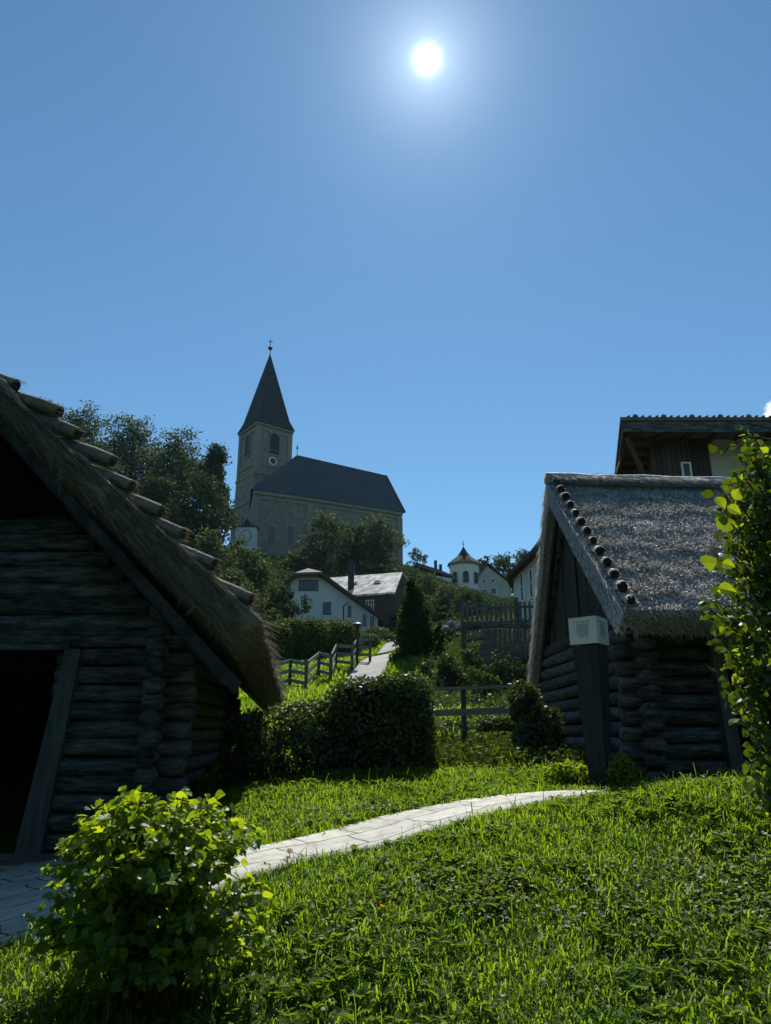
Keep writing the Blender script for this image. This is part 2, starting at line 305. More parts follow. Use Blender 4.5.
def tree(name, px, ytop, Y, wpx, label, mat, group=None, base=None, dense=1.0, shape='round', leaf=.3, cat='tree', seed=0, trunk=True, zb=None, lobn=9):
    rg = np.random.default_rng(1000+seed+int(px*7+Y*13)); rd = random.Random(seed+int(px))
    top = at(px, ytop, Y); x = top.x
    z0 = gz(x, Y) if zb is None else zb
    if base is not None: z0 = min(z0, at(px, base, Y).z)
    H = max(top.z-z0, 1.0); W = wpx*Y/FPX*1.03
    r = thing(name, (x, Y, z0), label, cat, group)
    mb = MB()
    th = H*.55
    rad = max(.03, H*.018)
    mb.tube([(x,Y,z0-.3),(x+rd.uniform(-.02,.02)*H,Y,z0+th*.5),(x,Y,z0+th),(x,Y,z0+H*.85)], [rad*1.3,rad,rad*.7,rad*.25], 7, .15)
    if shape == 'cone':
        lob = []
        for k in range(16):
            f = k/15; rr = W/2*(1-f)**.75*1.0+.06*W
            zc = z0+H*(.06+.90*f)
            lob.append(((x+rd.uniform(-.06,.06)*W, Y+rd.uniform(-.06,.06)*W, zc), (rr, rr, H*.07)))
    elif shape == 'pine':
        lob = []
        for k in range(11):
            f = k/10; a = rd.random()*6.28; o = (.05+.30*rd.random())*W*(1-f*.6)
            lob.append(((x+o*math.cos(a), Y+o*math.sin(a), z0+H*(.45+.5*f)), (W*.24*(1.1-f*.5), W*.24, H*.05)))
    else:
        lob = [((x, Y, z0+H*.6), (W*.33, W*.33, H*.30))]
        for k in range(lobn):
            a = 2*PI*k/lobn*1.7+rd.random(); f = k/(lobn-1)
            zz = z0+H*(.28+.58*f); o = W*.30*math.sqrt(max(.06, 1-((f-.35)/.75)**2))*(.75+.5*rd.random())
            s = W*(.17+.10*rd.random())*(1.12-.35*f)
            lob.append(((x+o*math.cos(a), Y+o*math.sin(a), zz), (s, s, s*.95*min(1.6, max(.6, H/W*.75)))))
        lob.append(((x+W*.04, Y, z0+H*.87), (W*.17, W*.17, H*.12)))
    if shape != 'cone' and trunk:
        for l in lob[1:]:
            c = Vector(l[0]); b0 = Vector((x, Y, z0+th*.45+.3*max(0,c.z-z0-th*.5)))
            mb.tube([b0, (b0+c)/2+Vector((0,0,H*.02)), c], [rad*.55, rad*.35, rad*.12], 5)
    mb.build('trunk', M['bark'], r, True)
    vol = H*W*1.0
    n = int(dense*vol/(leaf*leaf)*4.5)
    per = 14; nc = max(60, min(n//per, 1500))
    P, d = clumps(lob, nc, W*.045 if shape!='cone' else W*.035, per, rg)
    P[:,2] = np.maximum(P[:,2], z0+.05)
    mc = MB(); leaves(mc, P, leaf, 'quad', .35, d*.7, 1.0, rg)
    mc.build('crown', mat, r)
    return r

def bush(name, boxes, label, mat, cat='shrub', group=None, n=3000, leaf=.05, kind='quad', loc=None, stems=8, inner=.4, cl=None, up=.3, sig=None, sparse=None, gloss=None):
    """boxes: ellipsoid lobes (centre, radii, squareness). Leaves crowd to the skin, a part fills the inside."""
    rg = np.random.default_rng(abs(hash(label)) % 1000 if False else int(sum(ord(c) for c in label)))
    c0 = boxes[0][0]; zb = min(b[0][2]-b[1][2] for b in boxes)
    r = thing(name, loc or (c0[0], c0[1], zb), label, cat, group)
    mb = MB(); rd = random.Random(n)
    for b in boxes:
        for k in range(stems):
            x = b[0][0]+rd.uniform(-.6,.6)*b[1][0]; y = b[0][1]+rd.uniform(-.5,.5)*b[1][1]; z1 = b[0][2]+rd.uniform(0,.6)*b[1][2]
            g = gz(x, y)-.03; s = b[1][2]*.018
            tp = Vector((b[0][0]+(x-b[0][0])*1.5, b[0][1]+(y-b[0][1])*1.5, z1))
            mb.tube([(x*.5+b[0][0]*.5, y*.5+b[0][1]*.5, g), (x, y, (g+z1)/2), tp], [s*1.5, s, s*.4], 5)
            for j in range(3):
                q = Vector((x, y, g+(z1-g)*rd.uniform(.4,.8))); e = q+Vector((rd.uniform(-.4,.4)*b[1][0], rd.uniform(-.4,.4)*b[1][1], rd.uniform(.1,.4)*b[1][2]))
                mb.tube([q, e], [s*.6, s*.2], 4)
    if stems: mb.build('stems', M['twig'], r)
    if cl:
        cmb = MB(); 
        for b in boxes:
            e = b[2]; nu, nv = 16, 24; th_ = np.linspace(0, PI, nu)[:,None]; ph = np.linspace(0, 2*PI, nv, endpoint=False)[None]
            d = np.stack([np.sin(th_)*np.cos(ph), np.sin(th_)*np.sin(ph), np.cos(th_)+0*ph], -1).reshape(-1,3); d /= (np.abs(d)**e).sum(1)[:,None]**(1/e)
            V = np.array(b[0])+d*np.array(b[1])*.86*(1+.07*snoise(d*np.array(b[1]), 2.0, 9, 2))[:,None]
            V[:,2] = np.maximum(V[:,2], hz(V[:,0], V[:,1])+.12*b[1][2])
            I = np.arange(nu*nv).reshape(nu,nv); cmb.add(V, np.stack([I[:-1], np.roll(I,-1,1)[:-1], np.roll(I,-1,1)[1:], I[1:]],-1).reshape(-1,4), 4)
        cmb.build('light_block_core', M['hedge_core'], r)  # opaque dark blob added to block light through the hedge, no modelled branches
    mc = MB()
    w = np.array([max(b[1][0]*b[1][2]+b[1][1]*b[1][2]+b[1][0]*b[1][1], 1e-4) for b in boxes]); w /= w.sum()
    for b, ww in zip(boxes, w):
        k = int(n*ww); c = np.array(b[0]); R = np.array(b[1]); e = b[2] if len(b) > 2 else 2
        d = rg.normal(size=(k,3)); d /= (np.abs(d)**e).sum(1)[:,None]**(1/e)
        rad = np.where(rg.random(k) < inner, rg.random(k)**.5, .88+.16*rg.random(k))
        nz = 1+.09*snoise(d*R, 1.6/max(R.max(), .2)*2, 3, 3)
        P = c+d*R*(rad*nz)[:,None]
        P += rg.normal(size=P.shape)*leaf*.4
        keep = P[:,2] > hz(P[:,0], P[:,1])+.01
        if sparse is not None: keep &= (snoise(P, sparse[0], 5, 2) > sparse[1]-.9*(P[:,2]-c[2])/R[2]*.3)
        nn = d*R/ (R*R); nn /= np.linalg.norm(nn, axis=1)[:,None]
        leaves(mc, P[keep], leaf, kind, up, nn[keep]*.9, .8, rg)
    mc.build('foliage', mat, r)
    return r

# ================================================================ SETTING
def axis(lo, hi, fine_lo, fine_hi, d, g=1.16):
    a = [fine_lo]; s = d
    while a[-1] > lo: s *= g; a.append(a[-1]-s)
    b = list(np.arange(fine_lo+d, fine_hi, d)); s = d
    while (b[-1] if b else fine_lo) < hi: s *= g; b.append(b[-1]+s)
    return np.array(a[::-1]+b)
gx = axis(-1500, 1500, -7, 8, .22, 1.14); gy = axis(-300, 2500, -1, 14, .22, 1.10)
XX, YY = np.meshgrid(gx, gy, indexing='ij'); ZZ = hz(XX, YY)
P2 = np.stack([XX.ravel(), YY.ravel()], -1)
ZZ = ZZ+(.02*snoise(P2, .6, 11, 3)).reshape(XX.shape)*np.clip(1, 0, 1)
ni, nj = XX.shape; I = np.arange(ni*nj).reshape(ni, nj)
F = np.stack([I[:-1,:-1], I[1:,:-1], I[1:,1:], I[:-1,1:]], -1).reshape(-1, 4)
g = MB(); g.add(np.stack([XX, YY, ZZ], -1).reshape(-1,3), F, 4); g.build('ground', M['soil'], None, True, kind='structure')
def ribbon(name, L_, R_, mat, lift=.012, nseg=60, nw=8, kind='structure', drop=.15):
    """strip between two polylines laid over the terrain with skirts"""
    def res(p, k):
        p = np.array(p, float); s = np.r_[0, np.cumsum(np.linalg.norm(np.diff(p, axis=0), axis=1))]
        q = np.linspace(0, s[-1], k); return np.stack([np.interp(q, s, p[:,0]), np.interp(q, s, p[:,1])], -1)
    A = res(L_, nseg); B = res(R_, nseg); w = np.linspace(0, 1, nw)
    G = A[:,None]*(1-w[None,:,None])+B[:,None]*w[None,:,None]
    Z = hz(G[...,0], G[...,1])+lift+.012
    V = np.concatenate([G, Z[...,None]], -1)
    lo0 = V[:,:1].copy(); lo0[...,2] -= drop; lo1 = V[:,-1:].copy(); lo1[...,2] -= drop
    V = np.concatenate([lo0, V, lo1], 1); a, b_ = V.shape[:2]; J = np.arange(a*b_).reshape(a, b_)
    Fq = np.stack([J[:-1,:-1], J[1:,:-1], J[1:,1:], J[:-1,1:]], -1).reshape(-1,4)
    mb = MB(); mb.add(V.reshape(-1,3), Fq, 4); mb.build(name, mat, None, True, kind=kind)
    return A, B
PA = [(-7.5,7.95),(-3,7.95),(-2.35,7.6),(-1.65,6.6),(-1.0,6.25),(-.55,6.75),(0,7.3),(.43,7.58),(1.15,7.85),(1.7,7.98),(2.2,8.05),(3.2,8.15)]
PB = [(-7.5,4.5),(-3,4.5),(-1.9,4.6),(-1.3,4.95),(-.86,5.33),(-.48,5.9),(0,6.2),(.35,6.38),(1.0,6.72),(1.6,7.08),(2.1,7.22),(3.2,7.35)]
ribbon('paved_path', PB, PA, M['paving'])
HL = [(-3.2,20),(-2.25,24),(-1.75,28),(-1.1,35),(-.6,42),(.3,50),(2.5,58)]; HR = [(-1.4,20),(-.5,24),(-.2,28),(.45,35),(1.1,42),(2.2,49),(4.5,56)]
ribbon('hill_path', HR, HL, M['gravel'])
def on_path(X, Y):
    A = np.array(PA); B = np.array(PB)
    return (Y > np.interp(X, B[:,0], B[:,1])) & (Y < np.interp(X, A[:,0], A[:,1])) & (X < 3.2)

# ---------------------------------------------------------------- grass
def blades(mb, X, Y, h, w, rg, lean=.5):
    n = len(X); Z = hz(X, Y)-.004
    a = rg.random(n)*2*PI; d = np.stack([np.cos(a), np.sin(a), np.zeros(n)], -1); s = np.stack([-np.sin(a), np.cos(a), np.zeros(n)], -1)
    b0 = np.stack([X, Y, Z], -1); ln = (lean*(.25+rg.random(n)))[:,None]; H = h[:,None]; W = (w*.5)[:,None]
    up = np.array([0,0,1.])
    p1 = b0+up*H*.5+d*H*ln*.25; p2 = b0+up*H*.88*(1-ln*.2)+d*H*ln*.75; p3 = b0+up*H*(1-ln*.42)+d*H*ln*1.25
    V = np.stack([b0-s*W, b0+s*W, p1+s*W*.95, p1-s*W*.95, p2+s*W*.6, p2-s*W*.6, p3], 1)
    o = (np.arange(n)*7)[:,None]
    mb.add(V.reshape(-1,3), np.concatenate([o+np.array([[0,1,2,3]]), o+np.array([[3,2,4,5]])], 0), 4)
    mb.F.append((o+np.array([[5,4,6]])+mb.n-len(V)*7).ravel()); mb.S += [3]*n
def scatter(n, y0, y1, rg, spread=.62, off=0, p=1.0):
    Y = y0+(y1-y0)*rg.random(n)**p; X = (rg.random(n)*2-1)*spread*(Y+.8)+off; return X, Y
def hutmask(X, Y):
    left = (X < -2.25-.09*(Y-7.9)) & (Y > 7.95) & (Y < 14)
    right = (X > 3.1-.07*(Y-9.3)) & (Y > 9.25) & (Y < 14)
    return left | right
rg = np.random.default_rng(21)
gm = MB()
for n, y0, y1, hh, ww, p in [(105000,2.9,7.2,.068,.0082,.8),(70000,6.6,10.2,.07,.010,1),(26000,10,13.8,.10,.012,1)]:
    X, Y = scatter(n, y0, y1, rg, .60, 0, p)
    Q = np.stack([X, Y], -1)
    den = snoise(Q, .8, 31, 3)
    k = ~on_path(X+rg.normal(size=n)*.03, Y+rg.normal(size=n)*.055) & ~hutmask(X, Y) & (rg.random(n) < .75+.3*den)
    X, Y, den = X[k], Y[k], den[k]
    h = hh*(.55+.8*rg.random(len(X)))*(1+.45*snoise(np.stack([X,Y],-1), .55, 32, 3))*np.where(rg.random(len(X)) < .03, 1.8, 1)
    blades(gm, X, Y, h, ww*(.6+.8*rg.random(len(X))), rg, .8)
X = -1.5+4.5*rg.random(26000); Y = 5+3.2*rg.random(26000); jn = snoise(np.stack([X, Y], -1), 1.4, 91, 3)
pb = np.array(PB); pa = np.array(PA); e_ = np.minimum(np.abs(Y-np.interp(X, pb[:,0], pb[:,1])), np.abs(Y-np.interp(X, pa[:,0], pa[:,1])))
k = on_path(X, Y) & (((e_ < .09) & (rg.random(26000) < .5)) | ((jn > .72) & (rg.random(26000) < .12))); X, Y = X[k], Y[k]; blades(gm, X, Y, .03+.03*rg.random(len(X)), np.full(len(X), .006), rg, .9)
X, Y = scatter(900, 2.9, 9.8, rg, .6, 0, .9); k = ~on_path(X, Y) & ~hutmask(X, Y); X, Y = X[k], Y[k]; blades(gm, X, Y, .15+.12*rg.random(len(X)), np.full(len(X), .004), rg, .5)
gm.build('lawn_grass', M['grassL'], None, False, kind='stuff', label='bright backlit lawn grass on both sides of the paved path', category='grass')
# meadow on the slopes behind
gm = MB()
X, Y = scatter(26000, 13.5, 26, rg, .42, -.5); k = (X < .6) | ((Y > 15) & (Y < 17.5) & (X < 2.3)); X, Y = X[k], Y[k]; h = .16*(.6+.8*rg.random(len(X)))
blades(gm, X, Y, h, .022*(.6+.8*rg.random(len(X))), rg, .8)
X, Y = scatter(52000, 22, 56, rg, .26, -2.2); 
hl = np.array(HL); hr = np.array(HR)
k = (X < .9+.02*Y) & ~((X > np.interp(Y, hl[:,1], hl[:,0])) & (X < np.interp(Y, hr[:,1], hr[:,0])) & (Y < 56)); X, Y = X[k], Y[k]
blades(gm, X, Y, .24*(.6+.8*rg.random(len(X))), .045*(.6+.8*rg.random(len(X))), rg, .8)
gm.build('meadow_grass', M['grassL'], None, False, kind='stuff', label='long sunlit meadow grass on the slope beside the zigzag fence', category='grass')
um = MB(); n = 70000; Y = 48+95*rg.random(n); X = (rg.random(n)*2-1)*.42*Y; C = np.stack([X, Y, hz(X, Y)+.5*rg.random(n)**2], -1)
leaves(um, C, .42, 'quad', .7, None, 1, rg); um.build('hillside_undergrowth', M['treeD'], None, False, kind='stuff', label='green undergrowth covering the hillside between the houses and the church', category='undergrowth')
um = MB(); n = 26000; Y = 13+33*rg.random(n); X = .8+(.30*Y)*rg.random(n); k = ~((Y > 14.7) & (Y < 17.7) & (X < 2.4)); X, Y = X[k], Y[k]; n = len(X); C = np.stack([X, Y, hz(X, Y)+.35*rg.random(n)**2], -1)
leaves(um, C, .085, 'quad', .6, None, 1, rg); um.build('bank_undergrowth', M['hedgeL'], None, False, kind='stuff', label='dark ivy like undergrowth on the bank behind the rail fence', category='undergrowth')
# broad weeds among the grass
wm = MB()
X, Y = scatter(2600, 2.9, 9.8, rg, .6, 0, .9); den = snoise(np.stack([X,Y],-1), .45, 41, 3); k = ~on_path(X, Y) & ~hutmask(X, Y) & (den > -.15); X, Y = X[k], Y[k]
n = len(X); rep = 6; Xr = np.repeat(X, rep)+rg.normal(size=n*rep)*.008; Yr = np.repeat(Y, rep)+rg.normal(size=n*rep)*.008
C = np.stack([Xr, Yr, hz(Xr, Yr)+.02+.03*rg.random(n*rep)], -1)
ang = rg.random(n*rep)*2*PI
nr = np.stack([-np.cos(ang)*.9, -np.sin(ang)*.9, np.full(n*rep, .9)], -1)
T, Fq = LEAF['oval']; x = np.stack([np.cos(ang), np.sin(ang), .5+.7*rg.random(n*rep)], -1); x /= np.linalg.norm(x, axis=1)[:,None]
z = nr-(nr*x).sum(1)[:,None]*x; z /= np.linalg.norm(z, axis=1)[:,None]; y = np.cross(z, x)
s = (.045+.05*rg.random(n*rep))[:,None,None]; V = C[:,None]+s*(T[None,:,0:1]*x[:,None]+.55*T[None,:,1:2]*y[:,None]+(T[None,:,2:3]-.25*T[None,:,0:1]**2)*z[:,None])
wm.add(V.reshape(-1,3), (np.array(Fq)[None]+(np.arange(n*rep)*7)[:,None,None]).reshape(-1,3), 3)
wm.build('broadleaf_weeds', M['weed'], None, False, kind='stuff', label='small broadleaf weeds scattered through the lawn', category='weeds')
cm = MB()
X, Y = scatter(60000, 2.9, 7.6, rg, .6, 0, .8); Q = np.stack([X,Y],-1)
den = snoise(Q, .35, 51, 3)+.9*np.exp(-((X-2.0)**2/.5+(Y-4.6)**2/1.2))+1.0*np.exp(-((X+.25)**2/.12+(Y-4.3)**2/.3))+.8*np.exp(-((X-1.0)**2/.25+(Y-4.1)**2/.3))
k = (den > .62+.35*rg.normal(size=len(X))) & (rg.random(len(X)) < .6) & ~on_path(X, Y); X, Y = X[k], Y[k]
C = np.stack([X, Y, hz(X, Y)+.03+.06*rg.random(len(X))], -1)
leaves(cm, C, .026, 'oval', 1.6, None, .6, rg, width=1.5)
cm.build('clover_patches', M['clover'], None, False, kind='stuff', label='pale small leaved clover patches in the lawn', category='clover')
for (px, py, Y, lab) in [(355,967,4.5,'white dandelion seed head nearest the camera in the lower lawn'),(289,858,5.9,'white dandelion seed head at the left near edge of the sunlit path')]:
    v = at(px, py, Y); g0 = gz(v.x, v.y); v.z = max(v.z, g0+.06); v.z = min(v.z, g0+.24)
    r = thing('dandelion', (v.x, v.y, g0), lab, 'flower', 'dandelions in the lawn')
    mb = MB(); mb.tube([(v.x,v.y,g0-.01),(v.x+.006,v.y,g0*.4+v.z*.6),v], [.0025,.002,.002], 6); mb.build('stem', M['weed'], r)
    d = rg.normal(rg.normal(size=(170,3))); d /= np.linalg.norm(d, axis=1)[:,None]
    mb = MB(); leaves(mb, np.array(v)+d*.019*(.6+.4*rg.random((170,1))), .009, 'quad', 0, d, .3, rg); mb.build('seed_head', M['fluff'], r)
for (px, py, Y, lab) in [(382,937,4.8,'small yellow flower in the lawn below the sunlit path'),(600,1010,4.0,'small yellow flower low in the lawn at the bottom edge')][:1]:
    v = at(px, py, Y); g0 = gz(v.x, v.y); v.z = g0+.09
    r = thing('wildflower', (v.x, v.y, g0), lab, 'flower')
    mb = MB(); mb.tube([(v.x,v.y,g0-.01),v], .0018, 5); mb.build('stem', M['weed'], r)
    mb = MB(); d = rg.normal(size=(40,3)); leaves(mb, np.array(v)+d*.003, .014, 'quad', 1.5, None, .5, rg); mb.build('flower_head', M['yellow'], r)

# ================================================================ LOG HUTS
def log(mb, p, q, r, n=9, seg=9):
    p = Vector(p); q = Vector(q); pts = []; rad = []; a = random.random()*9; b = random.random()*9
    for i in range(seg+1):
        f = i/seg; v = p.lerp(q, f); v.z += r*.10*math.sin(a+f*5); pts.append(v)
        rad.append(r*(1+.05*math.sin(b+f*7)+random.uniform(-.025,.025)))
    mb.tube(pts, rad, n, .05)
def slab(mb, T, B, ns, ntt, amp, seed, rag=.0):
    """closed slab from top corners T (e0,e1,r1,r0) and bottom corners B, wobbly"""
    T = [np.array(v, float) for v in T]; B = [np.array(v, float) for v in B]
    s = np.linspace(0,1,ns)[:,None,None]; t_ = np.linspace(0,1,ntt)[None,:,None]
    def bil(c): return c[0]*(1-s)*(1-t_)+c[1]*(1-s)*t_+c[2]*s*t_+c[3]*s*(1-t_)
    top, bot = bil(T), bil(B)
    nrm = np.cross(T[1]-T[0], T[3]-T[0]); nrm /= np.linalg.norm(nrm)
    if nrm[2] < 0: nrm = -nrm
    P = top.reshape(-1,3)
    nz = (snoise(P, .9, seed, 2)*1.6+snoise(P, 4.5, seed+1, 3)*.8).reshape(ns, ntt, 1)
    top = top+nrm*nz*amp
    # rounded edges
    es = np.minimum(np.minimum(s*ns, 2)/2, 1); 
    mid = (top+bot)/2
    lay = [top, top*.55+bot*.45, bot]
    V = np.concatenate([l.reshape(-1,3) for l in (lay[0], lay[2])]); I = np.arange(ns*ntt).reshape(ns,ntt); J = I+ns*ntt
    def q(A): return np.stack([A[:-1,:-1],A[:-1,1:],A[1:,1:],A[1:,:-1]],-1).reshape(-1,4)
    F = [q(I), q(J)[:,::-1]]
    # side walls with intermediate rows, bulged and ragged
    loop = [(0,j) for j in range(ntt)]+[(i,ntt-1) for i in range(1,ns)]+[(ns-1,j) for j in range(ntt-2,-1,-1)]+[(i,0) for i in range(ns-2,0,-1)]
    cen = (T[0]+T[1]+T[2]+T[3]+B[0]+B[1]+B[2]+B[3])/8
    m_ = len(loop); K = 5; rows = [[I[a,b_] for a,b_ in loop]]; extra = []
    base = len(V)
    tp = np.array([top[a,b_] for a,b_ in loop]); bt = np.array([bot[a,b_] for a,b_ in loop])
    tang = np.roll(tp,-1,0)-np.roll(tp,1,0); out = np.cross(tang, nrm); out /= np.linalg.norm(out,axis=1)[:,None]+1e-9
    if (out*(tp-cen)).sum() < 0: out = -out
    for k in range(1, K):
        f = k/K; row = tp*(1-f)+bt*f+out*(amp*1.2*math.sin(f*PI)+amp*.5*rng.normal(size=(m_,1)))
        extra.append(row); rows.append(list(range(base, base+m_))); base += m_
    rows.append([J[a,b_] for a,b_ in loop])
    V = np.concatenate([V]+extra)
    for r0, r1 in zip(rows[:-1], rows[1:]):
        r0 = np.array(r0); r1 = np.array(r1)
        F.append(np.stack([r0, r1, np.roll(r1,-1), np.roll(r0,-1)], -1))
    mb.add(V, np.concatenate(F), 4)
    return nrm
def strands(mb, P, D, Nn, length, w, rg, fan=.25, lift=.3, tip=0.3):
    """thin reed strips: at P, along D, lifted along Nn"""
    n = len(P); D = D+rg.normal(size=(n,3))*fan+Nn*(lift*rg.random((n,1)))
    D /= np.linalg.norm(D,axis=1)[:,None]; s = np.cross(D, rg.normal(size=(n,3))); s /= np.linalg.norm(s,axis=1)[:,None]
    L_ = (length*(.5+rg.random(n)))[:,None]; s = s*w*.5
    V = np.stack([P-s, P+s, P+D*L_+s*tip, P+D*L_-s*tip], 1)
    mb.add(V.reshape(-1,3), (np.arange(n)*4)[:,None]+np.array([[0,1,2,3]]), 4)

# ---- left hut
GL = -.095          # how far the hut's long axis drifts left per metre
hut = thing('log_hut', (-4.5, 9, .75), 'large thatched log hut on the left with dark doorway and stepped thatch rolls', 'hut', 'thatched log huts beside the paved path')
FY = 6.95; cx = -2.08
wl = MB()
pitch = .158; z = .62
def roofx(z): return -1.17+(2.0-z)/1.03
row = 0
while z < 3.78:
    r = .083
    right = min(-1.77+random.uniform(-.02,.03), roofx(z+.1)-.12)
    if z < 2.42:
        log(wl, (-3.02, FY, z+.01), (right, FY, z), r)
        log(wl, (-7.2, FY, z), (-4.25, FY, z), r)
    else:
        log(wl, (-7.2, FY, z), (right, FY, z), r, seg=16)
    z += pitch*random.uniform(.96,1.05)
wl.build('front_wall', M['wood_dark'], hut, True)
ws = MB(); z = .70
while z < 2.78:
    log(ws, (cx+.02, FY-.25-random.uniform(0,.05), z), (cx+GL*5.4, FY+5.2, z+.12), .084, seg=14)
    z += pitch*1.0
ws.build('side_wall', M['wood_dark'], hut, True)
wo = MB(); z = .7
while z < 4.6:
    log(wo, (-7.0, FY+5.1, z+.1), (min(-2.3, roofx(z)-.9), FY+5.1, z+.1), .084, seg=5)
    if z < 2.8: log(wo, (-7.0, FY-.1, z+.05), (-7.5, FY+5.2, z+.1), .084, seg=5)
    z += pitch
wo.build('back_wall', M['wood_dark'], hut, True)
li = MB(); li.box((-7.4,11.5,.5),(-2.7,11.56,3.2)); li.build('light_block_board', M['wood_black'], hut)  # added board, stops light showing between the back wall logs
dj = MB(); dj.hexa([(-3.16,FY-.12,.58),(-2.93,FY-.12,.58),(-2.93,FY+.10,.58),(-3.16,FY+.10,.58)], [(-2.93,FY-.12,2.44),(-2.79,FY-.12,2.44),(-2.79,FY+.10,2.44),(-2.93,FY+.10,2.44)]); dj.build('door_frame', M['jamb'], hut)
dj = MB(); dj.bar((-7,FY-.02,2.46),(-2.9,FY-.02,2.46),.2,.05); dj.build('door_lintel', M['wood_dark'], hut)
# tie beam, purlins
bm = MB()
for (x, zz) in [(-2.05,2.74),(-3.0,3.66),(-4.5,5.05)]:
    log(bm, (x-.08, 7.05, zz), (x-.08+GL*5, 12.2, zz), .09, seg=10)
bm.build('purlins', M['wood_dark'], hut, True)
# thatched slopes
Eo = lambda P, d: (P[0]+d[0], P[1]+d[1], P[2]+d[2])
dv = (-.66, 6.3, -.25); dvb = (-.55, 6.3, -.42)
e0t, e0b, r0t, r0b = (-1.00,6.0,2.55), (-1.34,6.02,2.47), (-4.55,6.0,5.64), (-4.55,6.02,5.52)
rf = MB()
slab(rf, [e0t, Eo(e0t,dv), Eo(r0t,dv), r0t], [e0b, Eo(e0b,dvb), Eo((-4.55,6.02,5.35),dv), r0b], 60, 70, .022, 61)
l0t, l0b = (-8.0,6.0,2.5), (-7.8,6.02,2.0)
slab(rf, [l0t, Eo(l0t,dv), Eo((-4.56,6.0,5.63),dv), (-4.56,6.0,5.63)], [l0b, Eo(l0b,dv), Eo(r0b,dv), r0b], 40, 40, .022, 62)
# loose straw on the verge face and eave
rg = np.random.default_rng(5); 
roof = rf.build('thatched_roof', M['straw'], hut, True)
st = MB()
n = 9000; f = rg.random(n); gq = rg.random(n)
e0t_, e0b_, r0t_, r0b_ = map(np.array, (e0t, e0b, r0t, r0b))
TT = e0t_+(r0t_-e0t_)*f[:,None]; BB = e0b_+(r0b_-e0b_)*f[:,None]; P = TT+(BB-TT)*gq[:,None]; P[:,1] -= .012+.012*rg.random(n)
D = np.tile((e0t_-r0t_)/np.linalg.norm(e0t_-r0t_), (n,1)); D[:,2] -= .12
k_ = (P+D*.2)[:,0] < -1.12; P, D = P[k_], D[k_]
strands(st, P, D, np.tile([0,-1.,0],(len(P),1)), .20, .0045, rg, .10, .04)
n = 7000; a = rg.random(n); b_ = rg.random(n)   # eave cut
TT = e0t_+np.array(dv)*a[:,None]; BB = e0b_+np.array(dvb)*a[:,None]; P = TT+(BB-TT)*b_[:,None]+np.array([0,0,-.01])
strands(st, P, np.tile([.6,0,-.8],(n,1)), np.tile([0,0,0.],(n,1)), .035, .008, rg, .3, 0)
n = 5000; a = rg.random(n); b_ = rg.random(n)*.5 # top surface
P = e0t_+np.array(dv)*a[:,None]+(r0t_-e0t_)*b_[:,None]+np.array([0,0,.01])
strands(st, P, np.tile((e0t_-r0t_)/np.linalg.norm(e0t_-r0t_),(n,1)), np.tile([.66,0,.75],(n,1)), .16, .008, rg, .12, .25)
n = 260; f = rg.random(n); P = e0b_+(r0b_-e0b_)*f[:,None]; P[:,1] -= .03   # stray ends below
strands(st, P, np.tile([.3,-.3,-.6],(n,1)), np.tile([0,0,0.],(n,1)), .14, .005, rg, .5, 0)
st.build('loose_straw', M['straw_strand'], roof)
bb = MB()
def bz(x): return 2.03+(-1.17-x)*1.03
for (xa_, xb_, y0_, y1_, o0, o1) in ((-4.6,-1.22,6.08,6.15,-.09,-.0),(-4.6,-1.34,6.17,6.24,-.13,-.06)):
    bb.hexa([(xb_,y0_,bz(xb_)+o0),(xb_+.05,y0_,bz(xb_)+o1),(xb_+.05,y1_,bz(xb_)+o1),(xb_,y1_,bz(xb_)+o0)], [(xa_,y0_,bz(xa_)+o0),(xa_,y0_,bz(xa_)+o1),(xa_,y1_,bz(xa_)+o1),(xa_,y1_,bz(xa_)+o0)])
bb.build('bargeboard', M['barge'], hut)
ends = [(16,383),(60,409),(78,431),(113,458),(132,483),(161,508),(183,531),(214,561),(251,596)]
for i, (px, py) in enumerate(ends):
    e = at(px, py, 6.12)+Vector((0,0,-.03)); d = Vector((-math.cos(math.radians(24+random.uniform(-3,4))), .12, math.sin(math.radians(24))))
    s0 = e+d*.60+Vector((0,.05,-.02)); b0 = MB(); rr = .056*random.uniform(.92,1.1)
    b0.tube([e, e+d*.02, e+d*.2, s0], [rr*.9, rr, rr*1.03, rr*1.15], 14, .05)
    o = b0.build('thatch_roll', M['straw'], hut, True)
    nb = 700; a = rg.random(nb)*2*PI; t_ = rg.random(nb)
    ax = np.array(-d); u = np.array(d.orthogonal().normalized()); v = np.cross(ax, u)
    P = np.array(s0)+(np.array(e)-np.array(s0))*t_[:,None]*.9+(u*np.cos(a)[:,None]+v*np.sin(a)[:,None])*rr*1.02
    sb = MB(); strands(sb, P, np.tile(ax,(nb,1)), np.zeros((nb,3)), .12, .006, rg, .05, 0); sb.build('straw_strands', M['straw_strand'], o)
    cb = MB(); cb.tube([e-d*.004, e-d*.008], rr*.88, 14); cb.build('cut_end', M['bundle_end'], o)
# threshold
tb = MB(); tb.box((-5.0,6.62,.60),(-2.7,6.86,.72)); tb.build('threshold', M['wood_pale'], hut)

HS = 1.15            # the hut is 15 % larger than first drawn and stands further back
for o in [hut]+list(hut.children_recursive):
    if o.type == 'MESH': o.data.transform(Matrix.Scale(HS, 4))
hut.location = (-5.175, 10.35, .6225)

